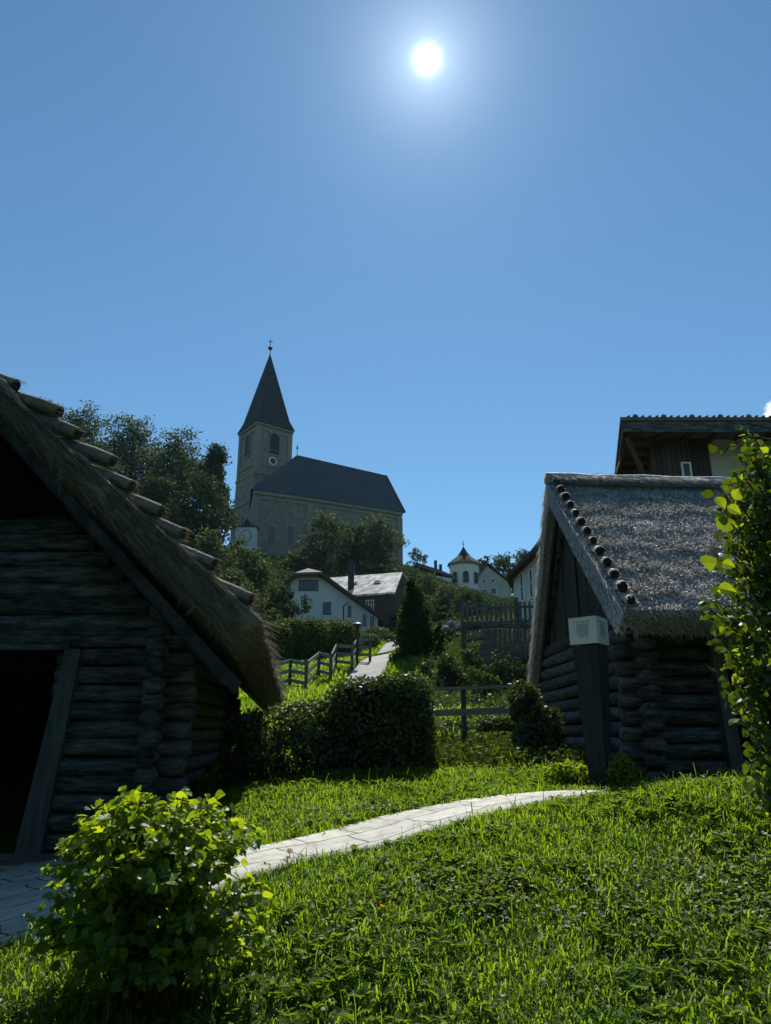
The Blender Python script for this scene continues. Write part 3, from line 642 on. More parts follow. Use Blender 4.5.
# ---- right hut
h2 = thing('log_hut', (5, 11, 1.25), 'grey thatched log hut on the right, behind the white cube information post', 'hut', 'thatched log huts beside the paved path')
c0 = Vector((3.16, 9.35, 1.1)); cb_ = Vector((2.93, 13.6, 1.1)); fr_ = Vector((1, .07, 0))
wf = MB(); wg = MB(); z = 1.12; pitch = .195
while z < 3.12:
    o1 = random.uniform(0,.08)
    log(wf, (c0.x-.26-o1, c0.y-.02, z), (4.16, c0.y+.07, z+.02), .098)
    log(wf, (5.2, c0.y+.14, z), (7.9, c0.y+.33, z), .098)
    log(wg, (c0.x+.02, c0.y-.30-o1, z+.09), (cb_.x, cb_.y+.2, z+.12), .10, seg=14)
    z += pitch*random.uniform(.95,1.05)
wf.build('front_wall', M['wood_dark'], h2, True); wg.build('gable_wall', M['wood_dark'], h2, True)
wb = MB(); z = 1.15
while z < 3.0:
    log(wb, (2.95, 13.6, z), (8, 13.9, z), .1, seg=4); log(wb, (7.9, 9.5, z), (7.8, 13.8, z), .1, seg=4); z += .2
wb.build('back_wall', M['wood_dark'], h2, True)
gb = MB()      # gable boards, slanting like the rafters
def gp(f, z): return Vector((3.12+(2.95-3.12)*f, 9.4+4.1*f, z))
for k in range(16):
    f = (k+.5)/16; yy = 9.4+4.1*f; top = min(3.09+(yy-8.5)*.841, 2.58+(14.5-yy)*1.194)-.50
    if top < 3.1: continue
    a = gp(f-.03, 3.0); b1 = gp(f+.03, 3.0); xo = random.uniform(0,.03)
    gb.hexa([a+Vector((-xo,0,0)), b1+Vector((-xo,0,0)), b1+Vector((.04,0,0)), a+Vector((.04,0,0))], [Vector((v.x,v.y,top)) for v in (a+Vector((-xo,0,0)), b1+Vector((-xo,0,0)), b1+Vector((.04,0,0)), a+Vector((.04,0,0)))])
gb.build('gable_boards', M['wood_black'], h2)
dj = MB(); dj.hexa([(4.09,9.22,1.1),(4.25,9.22,1.1),(4.25,9.5,1.1),(4.09,9.5,1.1)], [(4.02,9.22,2.95),(4.16,9.22,2.95),(4.16,9.5,2.95),(4.02,9.5,2.95)]); dj.build('door_frame', M['jamb'], h2)
rv = np.array((6.0, .30, -.05))
E = np.array((2.76,8.5,3.09)); R = np.array((2.74,11.77,5.84)); Bk = np.array((2.74,14.5,2.58))
nf = np.cross(rv, R-E); nf /= np.linalg.norm(nf); nf = nf if nf[2] > 0 else -nf
nb_ = np.cross(rv, R-Bk); nb_ /= np.linalg.norm(nb_); nb_ = nb_ if nb_[2] > 0 else -nb_
rf = MB(); th = .27
Rb = R-np.array((0,0,.36))
Ebot = E-nf*th+np.array((0,.10,-.02)); Bbot = Bk-nb_*th
slab(rf, [E, E+rv, R+rv, R], [Ebot, Ebot+rv, Rb+rv, Rb], 110, 160, .009, 71)
slab(rf, [Bk, Bk+rv, R+rv, R], [Bbot, Bbot+rv, Rb+rv, Rb], 50, 60, .025, 72)
roof = rf.build('thatched_roof', M['thatch'], h2, True)
sm = MB(); n = 90000; a = rg.random(n); b_ = rg.random(n)
P = E+rv*a[:,None]+(R-E)*b_[:,None]+nf*(.009*1.0*(snoise(E+rv*a[:,None]+(R-E)*b_[:,None], .9, 71, 2)*1.6))[:,None]-nf*.01
dn = (E-R)/np.linalg.norm(E-R)
crs = ((1-b_)*6.5+.12*np.sin(a*23)+.10*np.sin(a*61+1)+.06*rg.normal(size=n)) % 1
P = P+nf*(.035*crs**2)[:,None]
keepm = rg.random(n) < np.clip(.62+.38*crs+.35*snoise(np.stack([a*6, b_*3.6], -1), .5, 81, 3), .25, 1)
P = P[keepm]; n = len(P)
strands(sm, P, np.tile(dn,(n,1)), np.tile(nf,(n,1)), .042, .013, rg, .45, 1.3, .9)
n = 9000; b_ = rg.random(n); c_ = rg.random(n)      # verge face
Tt = E+(R-E)*b_[:,None]; Bt = Ebot+(Rb-Ebot)*b_[:,None]; P = Tt+(Bt-Tt)*c_[:,None]+np.array((-.02,0,0))
strands(sm, P, np.tile(dn,(n,1)), np.tile((-1.,0,0),(n,1)), .08, .008, rg, .10, .10)
n = 4000; Tt = Bk+(R-Bk)*rg.random((n,1)); P = Tt-nb_*th*rg.random((n,1))+np.array((-.02,0,0)); db = (Bk-R)/np.linalg.norm(Bk-R)
strands(sm, P, np.tile(db,(n,1)), np.tile((-1.,0,0),(n,1)), .16, .01, rg, .15, .15)
n = 8000; a = rg.random(n); c_ = rg.random(n)       # eave cut
P = E+rv*a[:,None]+(Ebot-E)*c_[:,None]; strands(sm, P, np.tile((0,-.6,-.6),(n,1)), np.zeros((n,3)), .07, .008, rg, .25, 0)
sm.build('reed_strands', M['thatch_strand'], roof)
rc = MB(); rt = R+np.array((-.04,-.04,.05)); rc.tube([rt+rv*k/14+np.array((0,0,.012*math.sin(k*2.1))) for k in range(15)], .10, 12, .08)
ridge = rc.build('ridge_roll', M['thatch'], h2, True)
sm = MB(); n = 7000; P = R+rv*rg.random((n,1))+np.array((0,-.03,.13)); strands(sm, P, np.tile(dn+np.array((.25,0,0)),(n,1)), np.tile(nf,(n,1)), .24, .009, rg, .14, .1); sm.build('reed_strands', M['thatch_strand'], ridge)
rp = MB(); q0 = R+nf*.07+dn*.24; rp.tube([q0+rv*k/8+np.array((0,0,.008*math.sin(k*3))) for k in range(9)], .018, 7); rp.build('ridge_pole', M['wood_pale'], h2, True)
for i in range(13):
    f = .97-(i/12)*.93; c = E+(R-E)*f+rv*.016+nf*.055
    d = dn*.93-nf*.0+np.array((0,-.15,.28)); d /= np.linalg.norm(d); rr = .062*random.uniform(.88,1.12)
    e = Vector(c+d*.10); s0 = Vector(c-d*.22-nf*.02)
    b0 = MB(); b0.tube([e, e+(s0-e)*.06, s0], [rr*.92, rr, rr*1.05], 14, .06); o = b0.build('reed_roll', M['thatch'], h2, True)
    nb2 = 260; a = rg.random(nb2)*2*PI; t_ = rg.random(nb2); ax = d; u = np.cross(d, (1,0,0)); u /= np.linalg.norm(u); v = np.cross(ax, u)
    P = np.array(s0)+(np.array(e)-np.array(s0))*t_[:,None]*.9+(u*np.cos(a)[:,None]+v*np.sin(a)[:,None])*rr*1.02
    sb = MB(); strands(sb, P, np.tile(ax,(nb2,1)), np.zeros((nb2,3)), .08, .007, rg, .08, 0); sb.build('reed_strands', M['thatch_strand'], o)
    cb = MB(); dd = (e-s0).normalized(); cb.tube([e+dd*.003, e+dd*.010], rr*.9, 14); cb.build('cut_end', M['bundle_end'], o)
for f in (.12, .5, .93):
    bm = MB(); q = E+(R-E)*f-nf*(th+.1); log(bm, Vector(q+np.array((.22,0,0))), Vector(q+rv*.95), .08, seg=5); bm.build('purlin', M['wood_black'], h2, True); bm = MB()
    q = Bk+(R-Bk)*f-nb_*(th+.1); log(bm, Vector(q+np.array((.12,0,0))), Vector(q+rv*.95), .08, seg=5); bm.build('purlin', M['wood_black'], h2, True)
for f0, f1 in (((E, R)), ((Bk, R))):
    nn = nf if f0 is E else nb_; bm = MB()
    bm.bar(Vector(f0-nn*(th+.05)+np.array((.12,0,0))), Vector(f1-nn*(th+.05)+np.array((.12,0,-.05))), .06, .12); bm.build('rafter', M['wood_black'], h2)

# ---------------------------------------------------------------- information post
pv = at(602, 788, 8.5); px0, py0 = pv.x, 8.5; g0 = gz(px0, py0)
tp = at(590, 647, 8.5)
sg = thing('information_post', (px0, py0, g0), 'dark tapered wooden post carrying a white cube printed with text', 'information post')
mb = MB(); ra = math.radians(-38.6)
def sq(c, h, rot, z): return [Vector((c[0]+h*math.sqrt(2)*math.cos(rot+PI/4+k*PI/2), c[1]+h*math.sqrt(2)*math.sin(rot+PI/4+k*PI/2), z)) for k in range(4)]
lx = tp.x; bx_ = px0
zs = [g0-.15, g0+.5, g0+1.0, tp.z]
ws_ = [.09,.108,.127,.146]
prev = None
for i in range(3):
    f0 = (zs[i]-zs[0])/(zs[3]-zs[0]); f1 = (zs[i+1]-zs[0])/(zs[3]-zs[0])
    mb.hexa(sq((bx_+(lx-bx_)*f0, py0), ws_[i], ra, zs[i]), sq((bx_+(lx-bx_)*f1, py0), ws_[i+1], ra, zs[i+1]))
mb.build('post', M['post_wood'], sg)
mb = MB(); mb.hexa(sq((lx, py0), .055, ra, tp.z), sq((lx, py0), .055, ra, tp.z+.03)); mb.build('neck', M['iron'], sg)
bw = .165; z0 = tp.z+.02; z1 = z0+.295
mb = MB(); mb.hexa(sq((lx, py0), bw, ra, z0), sq((lx, py0), bw, ra, z1)); cube = mb.build('sign_cube', M['panel'], sg)
mb = MB(); mb.hexa(sq((lx, py0), bw+.004, ra, z1), sq((lx, py0), bw+.004, ra, z1+.006)); mb.build('lid', M['panel'], cube)
def face(ang, title=True):
    """small printed lines on the face whose outward direction is ang"""
    n_ = Vector((math.cos(ang), math.sin(ang), 0)); s_ = Vector((-n_.y, n_.x, 0)); c = Vector((lx, py0, 0))+n_*(bw+.0015)
    mb = MB(); rd = random.Random(int(ang*100)+50)
    def word(a, w, zc, h): 
        # letters as tiny strokes
        x = a
        while x < a+w:
            lw = rd.uniform(.0022,.0034)
            p = c+s_*x; hh = h*rd.choice((.62,.62,1))
            mb.hexa([p+Vector((0,0,zc)), p+s_*lw+Vector((0,0,zc)), p+s_*lw+n_*.0012+Vector((0,0,zc)), p+n_*.0012+Vector((0,0,zc))],
                    [p+Vector((0,0,zc+hh)), p+s_*lw+Vector((0,0,zc+hh)), p+s_*lw+n_*.0012+Vector((0,0,zc+hh)), p+n_*.0012+Vector((0,0,zc+hh))])
            x += lw+.0014
    x = -.112
    for w in (.022,.04,.055,.04):
        word(x, w, z1-.052, .011); x += w+.014
    zc = z1-.078
    for l in range(8):
        x = -.072
        while x < .06:
            w = rd.uniform(.01,.026); w = min(w, .075-x); word(x, w, zc, .0075); x += w+.005
        zc -= .0165
    for w, x in ((.022,-.052),(.028,-.015),(.024,.03)): word(x, w, zc-.008, .009)
    mb.build('printed_text', M['ink'], cube)
face(ra-PI/2); face(ra); face(ra+PI/2); face(ra+PI)

# ================================================================ FENCES
def zpost(mb, x, y, h, w=.09): g = gz(x, y); mb.box((x-w/2, y-w/2, g-.1), (x+w/2, y+w/2, g+h))
# split rail fence between hedges
rf_ = thing('rail_fence', (1.3, 12, 1.6), 'two weathered grey rails on a thin post between the two hedges', 'fence')
mb = MB(); b = at(465,750,12); t_ = at(464,688,12); mb.tube([(b.x,12,b.z-.2),(b.x,12,t_.z+.02)], .042, 8, .1); mb.build('post', M['wood_dark'], rf_)
for y_, w in ((688,.05),(712,.10)):
    a = at(395,y_+3,12.0); c = at(540,y_-3,11.9); mb = MB(); mb.bar((a.x,11.93,a.z),(c.x,11.88,c.z), .04, w); mb.build('rail', M['wood_silver'], rf_)
for xx in (400, 538):
    mb = MB(); b = at(xx,748,12.05); mb.tube([(b.x,12.02,b.z-.2),(b.x,12.02,at(xx,688,12).z)], .04, 8, .1); mb.build('post', M['wood_dark'], rf_)
# zigzag fence on the slope
zf = thing('zigzag_fence', (-4, 28, gz(-4,28)), 'wooden zigzag fence of sunlit plank rails climbing the grassy slope', 'fence')
pp = [(270,24.5),(291,28),(307,27.0),(319,30.5),(331,29.5),(336,33),(352,31.5),(357,35),(370,33.5)]
W = []
for px, Y in pp:
    x = (px-385.5)/FPX*(Y*cp+1.0); W.append((x, Y, gz(x, Y)))
for i, (x, y, g0) in enumerate(W):
    mb = MB(); mb.box((x-.06,y-.06,g0-.2),(x+.06,y+.06,g0+1.12)); mb.build('post', M['wood_dark'], zf)
for (a, c) in zip(W[:-1], W[1:]):
    for hh in (.32,.66,1.0):
        mb = MB(); mb.bar((a[0],a[1]-.08,a[2]+hh),(c[0],c[1]-.08,c[2]+hh), .035, .13); mb.build('rail', M['wood_silver'], zf)
# picket fence and board fence by the upper house
pf = thing('picket_fence', (4, 29, gz(4,29)), 'grey picket fence with pointed pales on the bank by the upper right house', 'fence')
x0 = at(463,626,29).x; x1 = at(545,626,29).x; zb = at(500,626,29).z
k = 0; x = x0
while x < x1:
    mb = MB(); h = .92+random.uniform(-.03,.03); y = 29-(x-x0)*.15; w = .055
    mb.prism([(x-w,y,zb-.05),(x+w,y,zb-.05),(x+w,y,zb+h-.08),(x,y,zb+h),(x-w,y,zb+h-.08)], (0,.025,0)); mb.build('pale', M['wood_pale'], pf)
    x += .185
for hh in (.12,.70):
    mb = MB(); mb.bar((x0,29.06,zb+hh),(x1,28.55,zb+hh),.04,.09); mb.build('rail', M['wood_dark'], pf)
for x in (x0, at(516,600,28.8).x, x1):
    mb = MB(); y = 29.1-(x-x0)*.15; mb.box((x-.07,y-.07,zb-1.2),(x+.07,y+.07,zb+1.08)); mb.build('post', M['wood_dark'], pf)
bf = thing('board_fence', (4, 26.5, gz(4,26.5)), 'tall old fence of wide uneven boards with gaps below the picket fence', 'fence')
for i, px in enumerate(range(485, 545, 5)):
    a = at(px, 664, 27); t_ = at(px, 628+random.uniform(-1,2), 27); w = .075*random.uniform(.8,1.15)
    mb = MB(); mb.hexa([(a.x-w,27,a.z-.3),(a.x+w,27,a.z-.3),(a.x+w,27.03,a.z-.3),(a.x-w,27.03,a.z-.3)], [(t_.x-w,27,t_.z),(t_.x+w,27,t_.z),(t_.x+w,27.03,t_.z),(t_.x-w,27.03,t_.z)]); mb.build('board', M['wood_pale'], bf)
a = at(480,627,27.05); c = at(545,627,27.05); mb = MB(); mb.bar((at(462,627,27).x,27.08,a.z+.03),(c.x,27.08,a.z+.06),.16,.13); mb.build('top_beam', M['wood_dark'], bf)
mb = MB(); mb.bar((a.x,27.07,at(500,655,27).z),(c.x,27.07,at(500,655,27).z),.06,.1); mb.build('rail', M['wood_dark'], bf)
poly = [at(479,668,26.8), at(493,668,26.8), at(494,630,26.8), at(491,630,26.8), at(480,645,26.8)]
mb = MB(); mb.prism(poly, (0,.06,0)); mb.build('corner_board', M['wood_pale'], bf)
sf = thing('stair_balustrade', (3, 27, gz(3,27)), 'short slanting balustrade of dark pales left of the tall board fence', 'fence')
for i in range(9):
    px = 465+i*2.9; a = at(px, 641-i*.5, 27.4); t_ = at(px+2.5, 630-i*.35, 27.4); mb = MB(); mb.bar(a, t_, .07, .03, (0,1,0)); mb.build('pale', M['wood_pale'], sf)
for y_ in (641, 630): mb = MB(); mb.bar(at(461,y_+1,27.5), at(492,y_-4,27.5), .05, .10); mb.build('rail', M['wood_dark'], sf)
mb = MB(); a = at(463,628,27.5); mb.box((a.x-.08,27.42,a.z-1.6),(a.x+.08,27.58,a.z+.1)); mb.build('post', M['wood_dark'], sf)
# boulders
for i, (px, py, Y, s) in enumerate([(452,624,33,.24),(446,629,32,.2),(458,628,31.5,.2)]):
    lab = ['upper pale boulder behind the dark box hedge left of the picket fence','left lower pale boulder behind the dark box hedge','right small pale boulder beside the balustrade post'][i]
    v = at(px, py, Y); bmv = MB(); u = np.random.default_rng(i); d = []
    for a in range(7):
        for b1 in range(10):
            th_ = PI*a/6; ph = 2*PI*b1/10; rr = s*(1+.15*u.normal()); d.append((v.x+rr*math.sin(th_)*math.cos(ph), v.y+rr*math.sin(th_)*math.sin(ph), v.z+rr*.7*math.cos(th_)))
    F = [(a*10+b1, a*10+(b1+1)%10, (a+1)*10+(b1+1)%10, (a+1)*10+b1) for a in range(6) for b1 in range(10)]
    bmv.add(d, F, 4); bmv.build('boulder', M['rock'], None, False, label=lab, category='boulder', group='pale boulders on the bank')

# street lamp
v = at(357,668,33); g0 = gz(v.x, 33); tz = at(357,624,33).z
lp = thing('street_lamp', (v.x,33,g0), 'dark street lamp with flat round shade beside the path in front of the clipped hedge', 'street lamp')
mb = MB(); mb.tube([(v.x,33,g0-.1),(v.x,33,g0+.5),(v.x,33,tz-.35)], [.07,.05,.04], 8); mb.build('pole', M['iron'], lp)
mb = MB(); mb.tube([(v.x,33,tz-.06),(v.x,33,tz),(v.x,33,tz+.08)], [.26,.22,.03], 14); mb.build('lamp_shade', M['iron'], lp)
mb = MB(); mb.tube([(v.x,33,tz-.36),(v.x,33,tz-.2),(v.x,33,tz-.06)], [.05,.09,.10], 10); mb.build('lantern', M['glass'], lp)

# ================================================================ BUILDINGS
def win(parent, c, ux, w, h, n_, frame=M['white_paint'], cols=1, rows=1, t=.05, name='window'):
    """flat window: c centre on wall, ux along wall, n_ outward"""
    ux = Vector(ux).normalized(); n_ = Vector(n_).normalized(); c = Vector(c); uz = Vector((0,0,1))
    mb = MB(); P = lambda a, b_, d: c+ux*a+uz*b_+n_*d
    def bx(a0,a1,b0,b1,d0,d1): mb.hexa([P(a0,b0,d0),P(a1,b0,d0),P(a1,b0,d1),P(a0,b0,d1)],[P(a0,b1,d0),P(a1,b1,d0),P(a1,b1,d1),P(a0,b1,d1)])
    bx(-w/2,-w/2+t,-h/2,h/2,-.02,.07); bx(w/2-t,w/2,-h/2,h/2,-.02,.07); bx(-w/2+t,w/2-t,h/2-t,h/2,-.02,.068); bx(-w/2-.05,w/2+.05,-h/2-t,-h/2,-.02,.12)
    for k in range(1, cols): x = -w/2+w*k/cols; bx(x-t*.4,x+t*.4,-h/2,h/2-t,-.01,.055)
    for k in range(1, rows): z = -h/2+h*k/rows; bx(-w/2+t,w/2-t,z-t*.3,z+t*.3,-.01,.05)
    o = mb.build(name, frame, parent)
    mb = MB(); bx(-w/2+t,w/2-t,-h/2,h/2-t,.005,.02); mb.build('pane', M['glass'], o)
    return o
# ---- church
ch = thing('church', (-15, 145, 34.5), 'large stone church with steep dark slate roof and tall pointed spire on the hilltop', 'church')
A = Vector((-25.6,135.7,0)); B = Vector((-15.7,140,0)); C = Vector((3.5,150,0)); bk = Vector((-.44,.9,0))*14.5
zt = 48.7; zb = 29
mb = MB()
poly = [A, B, C, C+bk, A+bk+Vector((3,1,0))]
mb.prism([Vector((p.x,p.y,zb)) for p in poly], (0,0,zt-zb)); mb.build('wall', M['stone_wall'], ch)
def cor(mb, P, Q, z0, z1, out, w=.5):
    d = (Q-P).normalized(); n_ = Vector((d.y,-d.x,0))
    a = P+Vector((0,0,0)); mb.hexa([a+n_*out+Vector((0,0,z0)), Q+n_*out+Vector((0,0,z0)), Q-n_*w+Vector((0,0,z0)), a-n_*w+Vector((0,0,z0))],[a+n_*out+Vector((0,0,z1)), Q+n_*out+Vector((0,0,z1)), Q-n_*w+Vector((0,0,z1)), a-n_*w+Vector((0,0,z1))])
for P, Q in ((A,B),(B,C)):
    mb = MB(); cor(mb, P, Q, zt-.6, zt+.02, .38); mb.build('cornice', M['stone_trim'], ch)
    mb = MB(); cor(mb, P, Q, zt-1.5, zt-1.2, .2); mb.build('string_course', M['stone_trim'], ch)
for P in (A, B, C):
    mb = MB(); d = (C-B).normalized(); n_ = Vector((d.y,-d.x,0)); q = P+n_*.25-(d*1.2 if P is C else d*(-.0)); mb.hexa([q+Vector((0,0,zb)), q+d*1.2+Vector((0,0,zb)), q+d*1.2-n_*.6+Vector((0,0,zb)), q-n_*.6+Vector((0,0,zb))],[q+Vector((0,0,zt-1.52)), q+d*1.2+Vector((0,0,zt-1.52)), q+d*1.2-n_*.6+Vector((0,0,zt-1.52)), q-n_*.6+Vector((0,0,zt-1.52))]); mb.build('pilaster', M['stone_trim'], ch)
rl = at(297,455,146.3); rr = at(386.5,475.5,156.5)
n1 = Vector((.42,-.9,0))*.6
Ao, Bo, Co = (Vector((p.x,p.y,zt+.04))+n1 for p in (A, B, C)); Cb = Co+bk*1.05; Ab = Ao+bk*1.05+Vector((3,1,0))
Ao += Vector((-.7,-.2,0)); Co += Vector((.5,.25,0)); Cb += Vector((.5,.25,0))
mb = MB(); mb.add([tuple(v) for v in (Ao,Bo,Co,Cb,Ab,rl,rr)], [(0,1,5),(1,2,6,5),(2,3,6),(3,4,5,6),(4,0,5),(0,4,3,2,1)]); rfo = mb.build('roof', M['slate'], ch)
mb = MB(); mb.tube([rl+Vector((0,0,-.2)), rr+Vector((0,0,-.2))], .22, 6); mb.tube([rr, Co], .14, 5); mb.build('ridge', M['copper'], rfo)
mb = MB(); mb.tube([rl, rl+Vector((0,0,2.4))], .07, 6); mb.tube([rl+Vector((0,0,1.3)), rl+Vector((0,0,1.6)), rl+Vector((0,0,1.9))], [.05,.28,.05], 8); mb.build('finial', M['iron'], rfo)
dAB = (B-A).normalized(); nAB = Vector((dAB.y,-dAB.x,0)); dBC = (C-B).normalized(); nBC = Vector((dBC.y,-dBC.x,0))
for px in (272.5, 291.5):
    f = (px-254)/(306-254); q = A+(B-A)*f; q.z = at(px,535,q.y).z; win(ch, q, dAB, 1.35, 3.6, nAB, M['stone_trim'], 2, 4, .14)
for f in (.2,.42,.64,.86):
    q = B+(C-B)*f; q.z = 41.5; win(ch, q, dBC, 1.35, 3.6, nBC, M['stone_trim'], 2, 4, .14)
# tower
K = Vector((-27.6,147,0)); w = 8.5; ca = math.radians(38); u = Vector((math.cos(ca), math.sin(ca),0)); v_ = Vector((-u.y,u.x,0))
def tsq(e, z): c = K+(u+v_)*w/2; h = w/2+e; return [c-u*h-v_*h+Vector((0,0,z)), c+u*h-v_*h+Vector((0,0,z)), c+u*h+v_*h+Vector((0,0,z)), c-u*h+v_*h+Vector((0,0,z))]
te = 68.5
mb = MB(); mb.hexa(tsq(.55,28), tsq(.45,50.5)); mb.hexa(tsq(.2,50.5), tsq(.12,56.9)); mb.hexa(tsq(-.1,56.9), tsq(-.1,te)); tw = mb.build('tower', M['stone_wall'], ch)
mb = MB()
for z, e in ((50.3,.7),(56.6,.3),(58.8,.12),(te-.5,.3),(te-1.6,.1)): mb.hexa(tsq(e,z), tsq(e,z+.45))
for q in tsq(-.42,57.1):
    c = K+(u+v_)*w/2; s_ = .55
    mb.hexa([q+(u*a+v_*b_)*s_ for a,b_ in ((-1,-1),(1,-1),(1,1),(-1,1))], [q+(u*a+v_*b_)*s_+Vector((0,0,te-57.7)) for a,b_ in ((-1,-1),(1,-1),(1,1),(-1,1))])
mb.build('string_course', M['stone_trim'], tw)
mb = MB(); ap = K+(u+v_)*w/2+Vector((0,0,88.6)); s1 = tsq(.5, te+.0); s2 = tsq(-.45, te+2.4)
mb.add([tuple(q) for q in s1+s2+[ap]], [(0,1,5,4),(1,2,6,5),(2,3,7,6),(3,0,4,7),(4,5,8),(5,6,8),(6,7,8),(7,4,8),(3,2,1,0)]); spo = mb.build('spire', M['spire'], tw)
mb = MB(); z = ap.z
mb.tube([ap-Vector((0,0,.5)), ap+Vector((0,0,2.6))], .09, 6); mb.tube([ap+Vector((0,0,.75+.1*0)), ap+Vector((0,0,1.0)), ap+Vector((0,0,1.3)), ap+Vector((0,0,1.6)), ap+Vector((0,0,1.85))], [.1,.45,.55,.45,.1], 10)
mb.bar(ap+Vector((-.55,0,3.0)), ap+Vector((.55,0,3.0)), .12,.12); mb.bar(ap+Vector((0,0,2.4)), ap+Vector((0,0,3.7)), .12,.12); mb.build('cross', M['iron'], spo)
def arch(parent, c, ux, n_, w_, h_, z0):
    P = []; 
    for k in range(13): a = PI*k/12; P.append(Vector(c)+ux*(w_/2*math.cos(a))+Vector((0,0,z0+h_+w_/2*math.sin(a))))
    P = [Vector(c)+ux*w_/2+Vector((0,0,z0))]+P+[Vector(c)-ux*w_/2+Vector((0,0,z0))]
    mb = MB(); o = [p+(p-(Vector(c)+Vector((0,0,z0+h_*.6))))*.16 for p in P]
    nn = len(P); V = [tuple(p+n_*.25) for p in o]+[tuple(p+n_*.25) for p in P]+[tuple(p-n_*.05) for p in o]+[tuple(p-n_*.05) for p in P]
    F = []
    for i in range(nn):
        j = (i+1)%nn; F += [(i,j,nn+j,nn+i),(i,i+2*nn,j+2*nn,j),(nn+i,nn+j,3*nn+j,3*nn+i)]
    mb.add(V, F, 4); fr = mb.build('arched_window', M['stone_trim'], parent)
    mb = MB(); mb.prism([p+n_*.02 for p in P], n_*.06); mb.build('louvre', M['iron'], fr)
    mb = MB(); q = Vector(c)+Vector((0,0,z0+.9))+n_*.18; mb.bar(q-ux*w_/2, q+ux*w_/2, .1, .12); mb.build('railing', M['stone_trim'], fr)
nR = Vector((u.y,-u.x,0)); nL = Vector((-u.x,-u.y,0))*1.0
arch(tw, K+u*w/2-nR*.1, u, nR, 2.3, 3.8, 61.9)
arch(tw, K+v_*w/2-nL*.1, v_, nL, 2.3, 3.8, 61.9)
for z in (52.2, 46.0):
    q = K+v_*w/2+nL*.22; q.z = z; win(tw, q, v_, .8, 2.2, nL, M['stone_trim'], 1, 1, .12)
def disc(mb, c, n_, r, d0, d1, m_=24):
    n_ = Vector(n_).normalized(); mb.tube([Vector(c)+n_*d0, Vector(c)+n_*d1], r, m_)
qc = K+u*w*.46+Vector((0,0,60.2))
mb = MB(); disc(mb, qc, nR, .95, -.15, .32); ck = mb.build('clock_face', M['white_paint'], tw)
mb = MB(); disc(mb, qc, nR, .66, .325, .36); mb.build('clock_dial', M['iron'], ck)
mb = MB()
for k in range(12): 
    a = 2*PI*k/12; p = qc+u*.8*math.cos(a)+Vector((0,0,.8*math.sin(a)))+nR*.34; mb.bar(p-(u*math.cos(a)+Vector((0,0,math.sin(a))))*.1, p+(u*math.cos(a)+Vector((0,0,math.sin(a))))*.1, .06, .04, nR)
mb.build('hour_marks', M['iron'], ck)
mb = MB(); p = qc+nR*.4; mb.bar(p, p+u*.15+Vector((0,0,.62)), .1,.04,nR); mb.bar(p, p+u*.4+Vector((0,0,-.2)), .12,.04,nR); mb.build('clock_hands', M['gold'], ck)
# small annex with painted panel left of the nave
an = at(245,545,134); ax_ = Vector((an.x,134,0))
mb = MB(); W2 = 1.9; zb2 = at(245,556,134).z-3; zt2 = at(245,527,134).z
ann = thing('chapel_annex', (ax_.x,134,zb2), 'small white annex with round wall painting and pointed roof below the church tower', 'annex')
mb.box((ax_.x-W2,134,zb2),(ax_.x+W2,137,zt2)); mb.build('wall', M['white'], ann)
mb = MB(); c = [Vector((ax_.x+a*(W2+.3),135.5+b_*1.8,zt2+.01)) for a,b_ in ((-1,-1),(1,-1),(1,1),(-1,1))]; apx = Vector((ax_.x-.1,135.5,at(243,516,134).z)); mid_ = [apx+(q-apx)*.35+Vector((0,0,-.55)) for q in c]
mb.add([tuple(q) for q in c+mid_+[apx]], [(0,1,5,4),(1,2,6,5),(2,3,7,6),(3,0,4,7),(4,5,8),(5,6,8),(6,7,8),(7,4,8),(3,2,1,0)]); mb.build('roof', M['copper'], ann)
mb = MB()
cc_ = Vector((ax_.x,133.97,at(245,536,134).z))
for k in range(24):
    a0, a1 = 2*PI*k/24, 2*PI*(k+1)/24
    mb.bar(cc_+Vector((math.cos(a0)*1.05,0,math.sin(a0)*1.15)), cc_+Vector((math.cos(a1)*1.05,0,math.sin(a1)*1.15)), .16, .03, (0,-1,0))
mb.build('wall_painting', M['stone_trim'], ann)

# ---- white house
wh = thing('white_house', (-7, 76, 11), 'white gabled house with long brown sloping roof below the church trees', 'house')
Yh = 75
g_ = lambda px, py, dy=0: at(px, py, Yh)+Vector((0,dy,0))
wp = [g_(290,645), g_(378,650), g_(378,612), g_(323,577), g_(290.5,582)]
mb = MB(); mb.prism([g_(290,650), g_(378,655), g_(378,618.5), g_(324,580), g_(316,574), g_(300,574.5), g_(290.5,582)], (0,9,0)); wwall = mb.build('wall', M['white'], wh)
def slab4(mb, P, th_):
    P = [Vector(p) for p in P]; n_ = (P[1]-P[0]).cross(P[3]-P[0]).normalized(); n_ = n_ if n_.z > 0 else -n_
    mb.hexa([p-n_*th_ for p in P], P)
dep = Vector((-1.2,10.6,0))
e1 = g_(384.5,620,-1); r1 = g_(309,565,-1); r1b = g_(322,574,-1); e2 = g_(286,584,-1)
hipb = r1+Vector((-.25,2.6,.0))
mb = MB(); T = [e1, r1b, hipb, hipb+dep*.8, e1+dep+Vector((1.2,0,0))]
